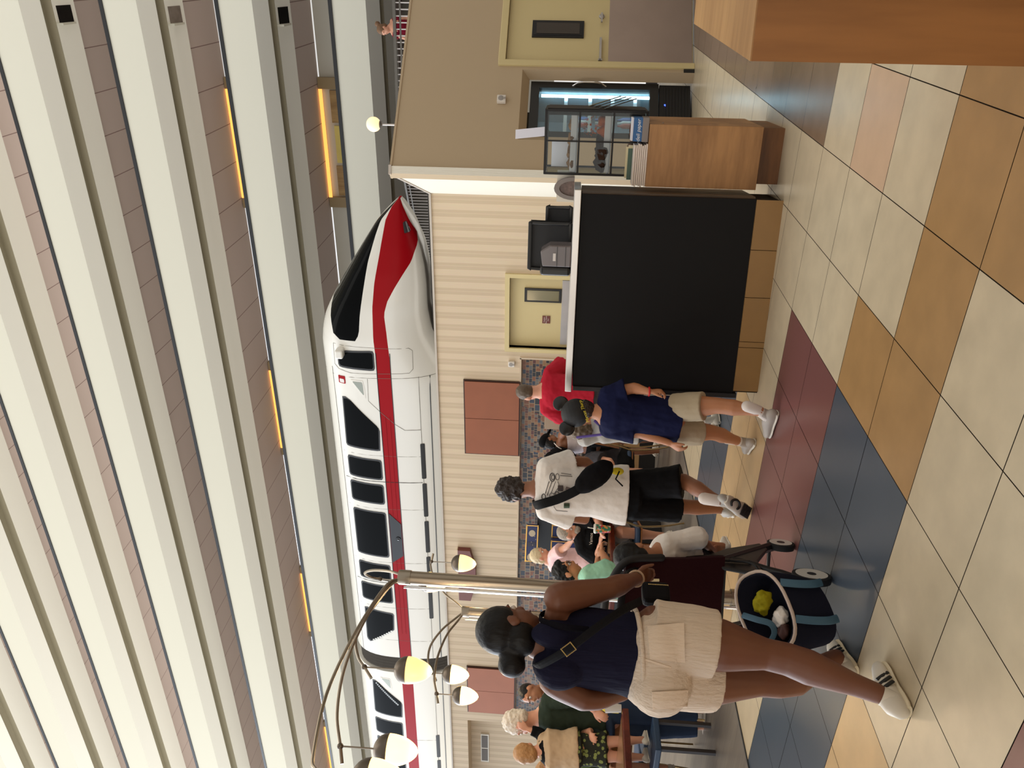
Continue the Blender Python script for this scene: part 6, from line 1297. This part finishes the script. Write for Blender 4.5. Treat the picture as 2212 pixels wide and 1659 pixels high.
# young man in mint
y = Body('person', 'young man with glasses in a mint shirt leaning his forearms on the table', s=1.0, b=1.05,
    hipL=J(1362, 1268, 7.2), hipR=J(1362, 1244, 7.0), kneeL=J(1352, 1216, 7.45), ankL=J(1450, 1220, 7.5), kneeR=J(1352, 1194, 7.2), ankR=J(1450, 1200, 7.2),
    shL=J(1266, 1258, 7.55), elL=J(1290, 1236, 7.75), wrL=J(1292, 1200, 7.85), shR=J(1272, 1240, 6.95), elR=J(1316, 1228, 6.95), wrR=J(1300, 1192, 7.3), neck=J(1256, 1250, 7.25), pel=J(1352, 1262, 7.15))
y.base_body(armr=1.12); hc = J(1224, 1236, 7.22); hf = N(R_*.95+F_*.05-Z_*.2); y.limb(y.mb, ['neck', hc], 1, [(0, .064), (1, .058)], 0, .8); head(y.mb, hc, hf, Z_+hf*.15, 1.05, ear=1.15)
hand(y.mb, y.J['wrR'], N(F_*.5+R_*.4), Z_, 1, .7, -1); hand(y.mb, y.J['wrL'], N(R_*.5-F_*.4), Z_, 1, .7, 1)
y.finish(SK3, .0085); eyes(y.t, hc, hf, Z_, 1.05, HR1); hm = MB(); hair_cap(hm, hc, hf, Z_, 1.05, 1.02, 1.15); hm.ell(hc+Z_*.105+hf*.03, (.07, .085, .035), 12, 8, (hf.cross(Z_), hf, Z_)); remesh(hm, 'hair', HR1, y.t, .008, 2, noise=.010, ns=34)
gm_ = MB(); rg_ = N(hf.cross(Z_))
for sg in (-1, 1): gm_.tube([hc+hf*.098+rg_*(.032*sg)+(rg_*math.cos(a)+Z_*math.sin(a))*.022 for a in [6.2832*i/16 for i in range(17)]], .0022, 5, None).tube([hc+hf*.098+rg_*(.056*sg), hc+rg_*(.082*sg)+hf*.01], .0022, 5)
gm_.build('glasses', M_BLK, y.t)
y.shirt(mat('mint_cotton', (140, 186, 160), .85, bump=.2, bscale=20), hem=.0, sleeve=.36, fit=1.16, sr=.08, vox=.0085, wav=.007); y.shorts(mat('grey_shorts', (54, 52, 54), .8), leg=.45, vox=.009); feet(y, R_)
# person in dark grey seated by the bent-back chair
d = Body('person', 'person in a dark grey T-shirt seated on the chair right of the man in white', s=1.0, b=1.05,
    hipL=J(1352, 1010, 9.9), hipR=J(1352, 985, 9.75), kneeL=J(1350, 1045, 9.6), ankL=J(1432, 1050, 9.6), kneeR=J(1350, 1020, 9.4), ankR=J(1432, 1025, 9.4),
    shL=J(1268, 1022, 9.9), elL=J(1305, 1040, 9.8), wrL=J(1318, 1062, 9.6), shR=J(1275, 990, 9.6), elR=J(1318, 996, 9.4), wrR=J(1330, 1025, 9.3), neck=J(1262, 1005, 9.75), pel=J(1344, 998, 9.85))
d.base_body(armr=1.1); hc = J(1236, 1012, 9.75); hf = N(-R_*.9-Z_*.3); d.limb(d.mb, ['neck', hc], 1, [(0, .062), (1, .056)], 0, .8); head(d.mb, hc, hf, Z_, 1.)
for k in 'LR': hand(d.mb, d.J['wr'+k], N(-R_), Z_, 1, .5, 1)
d.finish(SK4, .0105); hm = MB(); hair_cap(hm, hc, hf, Z_, 1.); remesh(hm, 'hair', HR2, d.t, .01, 2, noise=.005, ns=30)
d.shirt(mat('charcoal_cotton', (62, 60, 64), .85), hem=.0, sleeve=.4, fit=1.18, sr=.085, vox=.0105, wav=.008); d.shorts(mat('black_cotton', (17, 17, 19), .85), leg=.42, vox=.0105); feet(d, -R_)
# white-haired man in green
h_ = Body('person', 'white-haired man in a dark green shirt leaning over the left table', s=1.0, b=1.14,
    hipL=J(1318, 1568, 6.75), hipR=J(1318, 1532, 6.65), kneeL=J(1420, 1566, 6.75), ankL=J(1520, 1566, 6.75), kneeR=J(1420, 1534, 6.7), ankR=J(1520, 1530, 6.7),
    shL=J(1185, 1580, 6.75), elL=J(1240, 1600, 6.7), wrL=J(1275, 1580, 6.45), shR=J(1190, 1512, 6.6), elR=J(1252, 1505, 6.45), wrR=J(1282, 1532, 6.3), neck=J(1158, 1553, 6.7), pel=J(1306, 1550, 6.7))
h_.base_body(armr=1.15); hc = J(1120, 1560, 6.66); hf = N(-R_*.85+F_*.1-Z_*.3); h_.limb(h_.mb, ['neck', hc], 1, [(0, .072), (1, .064)], 0, .8); head(h_.mb, hc, hf, Z_+hf*.2, 1.06, ear=1.25)
hand(h_.mb, h_.J['wrR'], N(-R_*.45-Z_*.75-F_*.2), N(-F_+Z_*.2), 1, .45, 1); hand(h_.mb, h_.J['wrL'], N(-F_), Z_, 1, .5, 1)
h_.finish(SK4, .0085); eyes(h_.t, hc, hf, Z_, 1.06, HR4); hm = MB(); hair_cap(hm, hc, hf, Z_, 1.07, 1.0, 1.05, .0); remesh(hm, 'hair', HR4, h_.t, .008, 2, noise=.012, ns=34)
h_.shirt(mat('forest_cotton', (44, 54, 44), .85, bump=.1, bscale=20), hem=.0, sleeve=.80, fit=1.2, sr=.070, sleeve_w=1.0, vox=.0085, wav=.006); h_.shorts(mat('denim', (46, 58, 80), .85), leg=.92, lr=.10, flare=.85, vox=.009); feet(h_, -R_)
# dark-haired young man looking on
v_ = Body('person', 'dark-haired young man in a beige top looking our way, behind the white-haired man', s=.97, b=1.0,
    hipL=J(1280, 1508, 8.0), hipR=J(1280, 1474, 8.05), kneeL=J(1372, 1508, 8.0), ankL=J(1450, 1508, 8.0), kneeR=J(1372, 1476, 8.0), ankR=J(1450, 1474, 8.0),
    shL=J(1192, 1462, 8.0), elL=J(1240, 1456, 7.95), wrL=J(1280, 1462, 7.85), shR=J(1190, 1520, 7.9), elR=J(1240, 1530, 7.85), wrR=J(1280, 1522, 7.75), neck=J(1176, 1488, 7.97), pel=J(1270, 1491, 8.0))
v_.base_body(); hc = J(1145, 1497, 7.9); hf = N(-F_*.85-R_*.45-Z_*.15); v_.limb(v_.mb, ['neck', hc], 1, [(0, .06), (1, .056)], 0, .8); hu = N(Z_-R_*.32); head(v_.mb, hc, hf, hu, 1.02, ear=1.1)
for k in 'LR': hand(v_.mb, v_.J['wr'+k], N(-Z_), R_, 1, .5, 1)
v_.finish(SK2, .0085); eyes(v_.t, hc, hf, hu, 1.02, HR1); hm = MB(); hair_cap(hm, hc, hf, hu, 1.0, 1.0, 1.05, -.03); remesh(hm, 'hair', HR1, v_.t, .0085, 2, noise=.004, ns=40)
v_.shirt(mat('beige_hood', (132, 120, 106), .85), hem=.0, sleeve=.8, fit=1.16, sr=.07, sleeve_w=1., vox=.009); v_.shorts(mat('denim', (46, 58, 80), .85), leg=.92, lr=.095, flare=.85, vox=.009); feet(v_, -F_)
# blond child standing on the bench
z_ = Body('person', 'blond child in a tan shirt and camouflage shorts reaching round the white-haired man', s=.72, b=1.1,
    hipL=J(1262, 1632, 6.4), hipR=J(1262, 1606, 6.45), kneeL=J(1325, 1634, 6.35), ankL=J(1388, 1636, 6.35), kneeR=J(1325, 1602, 6.4), ankR=J(1388, 1598, 6.4),
    shL=J(1180, 1636, 6.4), elL=J(1212, 1650, 6.5), wrL=J(1240, 1652, 6.6), shR=J(1176, 1596, 6.45), elR=J(1165, 1584, 6.5), wrR=J(1142, 1576, 6.5), neck=J(1168, 1620, 6.42), pel=J(1248, 1618, 6.42))
z_.base_body(armr=1.15); hc = J(1139, 1627, 6.42); hf = N(F_*.9-R_*.2); z_.limb(z_.mb, ['neck', hc], 1, [(0, .06), (1, .056)], 0, .8); head(z_.mb, hc, hf, Z_, .90)
hand(z_.mb, z_.J['wrR'], N(Z_+R_*.3), -F_, .75, .4, 1); hand(z_.mb, z_.J['wrL'], N(-Z_), -R_, .75, .4, 1)
z_.finish(SK4, .0085); eyes(z_.t, hc, hf, Z_, .9, HR5); hm = MB(); hair_cap(hm, hc, hf, Z_, .95, 1.05); remesh(hm, 'hair', HR5, z_.t, .0085, 2, noise=.005, ns=30)
z_.shirt(M_BK, hem=.05, sleeve=.86, fit=1.12, sr=.062, sleeve_w=.9, vox=.0085, name='undershirt'); z_.shirt(mat('tan_jersey', (190, 164, 134), .85), hem=-.02, sleeve=.12, fit=1.26, sr=.075, neck=.9, vox=.0085, wav=.007)
cm = mat('camo_cloth', (70, 80, 50), .85); n = cm.node_tree.nodes; L = cm.node_tree.links; zz = n.new('ShaderNodeTexVoronoi'); zz.inputs['Scale'].default_value = 26; t_ = n.new('ShaderNodeTexCoord'); L.new(t_.outputs['Object'], zz.inputs[0]); r_ = n.new('ShaderNodeValToRGB'); r_.color_ramp.interpolation = 'CONSTANT'; e = r_.color_ramp.elements; e[0].color = rgb(124, 134, 78); e[1].position = .36; e[1].color = rgb(44, 46, 40); L.new(zz.outputs[0], r_.inputs[0]); L.new(r_.outputs[0], n['Principled BSDF'].inputs['Base Color'])
z_.shorts(cm, top=.14, leg=.42, fit=1.14, lr=.105, flare=1.12, vox=.0085); feet(z_, F_)
bn2 = J(1400, 1618, 6.4); bz = max(.12, z_.J['ankL'].z-.075); bq = thing('bench', 'low dark bench under the feet of the blond child', 'bench', (bn2.x, bn2.y, 0))
MB().box(bn2.x-.2, bn2.x+.2, bn2.y-.15, bn2.y+.17, bz-.05, bz).build('seat', M_BLUE, bq, bevel=.01)
for sx_, sy_ in ((-.18, -.13), (.15, -.13), (-.18, .12), (.15, .12)): MB().box(bn2.x+sx_, bn2.x+sx_+.03, bn2.y+sy_, bn2.y+sy_+.03, 0, bz-.05).build('leg', mat('bench_dark', (40, 30, 26), .5), bq)
# woman at the picture edge
e_ = Body('person', 'woman in a green striped top half hidden behind the blond child', s=.93, b=1.05,
    hipL=J(1330, 1690, 6.9), hipR=J(1330, 1662, 6.9), kneeL=J(1330, 1690, 6.5), ankL=J(1440, 1690, 6.5), kneeR=J(1330, 1662, 6.5), ankR=J(1440, 1662, 6.5),
    shL=J(1240, 1700, 6.9), elL=J(1280, 1706, 6.8), wrL=J(1300, 1680, 6.6), shR=J(1240, 1652, 6.9), elR=J(1290, 1644, 6.8), wrR=J(1318, 1652, 6.5), neck=J(1226, 1678, 6.9), pel=J(1318, 1676, 6.95))
e_.base_body(armr=1.1); hc = J(1188, 1664, 6.85); hf = N(R_*.5-F_*.6-Z_*.1); e_.limb(e_.mb, ['neck', hc], 1, [(0, .06), (1, .054)], 0, .8); head(e_.mb, hc, hf, Z_, 1.)
for k in 'LR': hand(e_.mb, e_.J['wr'+k], N(-F_), Z_, .95, .5, 1)
e_.finish(SK4, .0095); eyes(e_.t, hc, hf, Z_, 1., HR5); hm = MB(); hair_cap(hm, hc, hf, Z_, 1.03); hm.ell(hc-hf*.05-Z_*.1, (.09, .07, .13), 12, 8); remesh(hm, 'hair', HR5, e_.t, .009, 2, noise=.006, ns=30)
e_.shirt(mat('green_stripe', (70, 86, 52), .85, noise=.4, nscale=12), hem=.0, sleeve=.36, fit=1.16, sr=.08, vox=.0095); e_.shorts(mat('teal_cloth', (86, 142, 124), .85), leg=.5, vox=.0095); feet(e_, -F_)
# woman in maroon at the upper railing
u = Body('person', 'woman with a hair bun in a maroon dress standing behind the upper railing', s=.97, b=.95,
    hipL=J(926, 72, 13.9), hipR=J(926, 52, 13.9), kneeL=J(980, 72, 13.9), ankL=J(1032, 72, 13.9), kneeR=J(980, 52, 13.9), ankR=J(1032, 52, 13.9),
    shL=J(850, 72, 13.9), elL=J(880, 84, 13.9), wrL=J(894, 92, 13.8), shR=J(848, 46, 13.9), elR=J(878, 40, 13.9), wrR=J(905, 42, 13.8), neck=J(844, 59, 13.9), pel=J(918, 62, 13.9))
u.base_body(armr=1.05); hc = J(829, 64, 13.88); hf = N(-R_*.85-F_*.1-Z_*.25); u.limb(u.mb, ['neck', hc], 1, [(0, .056), (1, .05)], 0, .8); head(u.mb, hc, hf, Z_, .97)
for k in 'LR': hand(u.mb, u.J['wr'+k], N(-R_-Z_*.4), Z_, .93, .5, 1)
u.finish(SK4, .011); hm = MB(); hair_cap(hm, hc, hf, Z_, 1.0); hm.ell(hc+Z_*.09-hf*.11, (.05, .05, .05), 10, 8); remesh(hm, 'hair', mat('hair_brown', (110, 78, 50), .6, noise=.2, nscale=30), u.t, .01, 2, noise=.006, ns=30)
mb = MB(); u.torso(mb, [(-.6, .24, .2, 0), (0, .18, .14, 0), (.3, .14, .11, 0), (.6, .155, .115, 0), (.85, .15, .1, 0), (.93, .1, .08, 0)], caps='flat')
for k in 'LR': u.limb(mb, ['sh'+k, 'el'+k, 'wr'+k], 1, [(0, .06), (.25, .075)], 0, .25, 'flat')
remesh(mb, 'maroon_dress', mat('maroon_dress', (116, 20, 40), .85), u.t, .011, 2, noise=.006, ns=10)
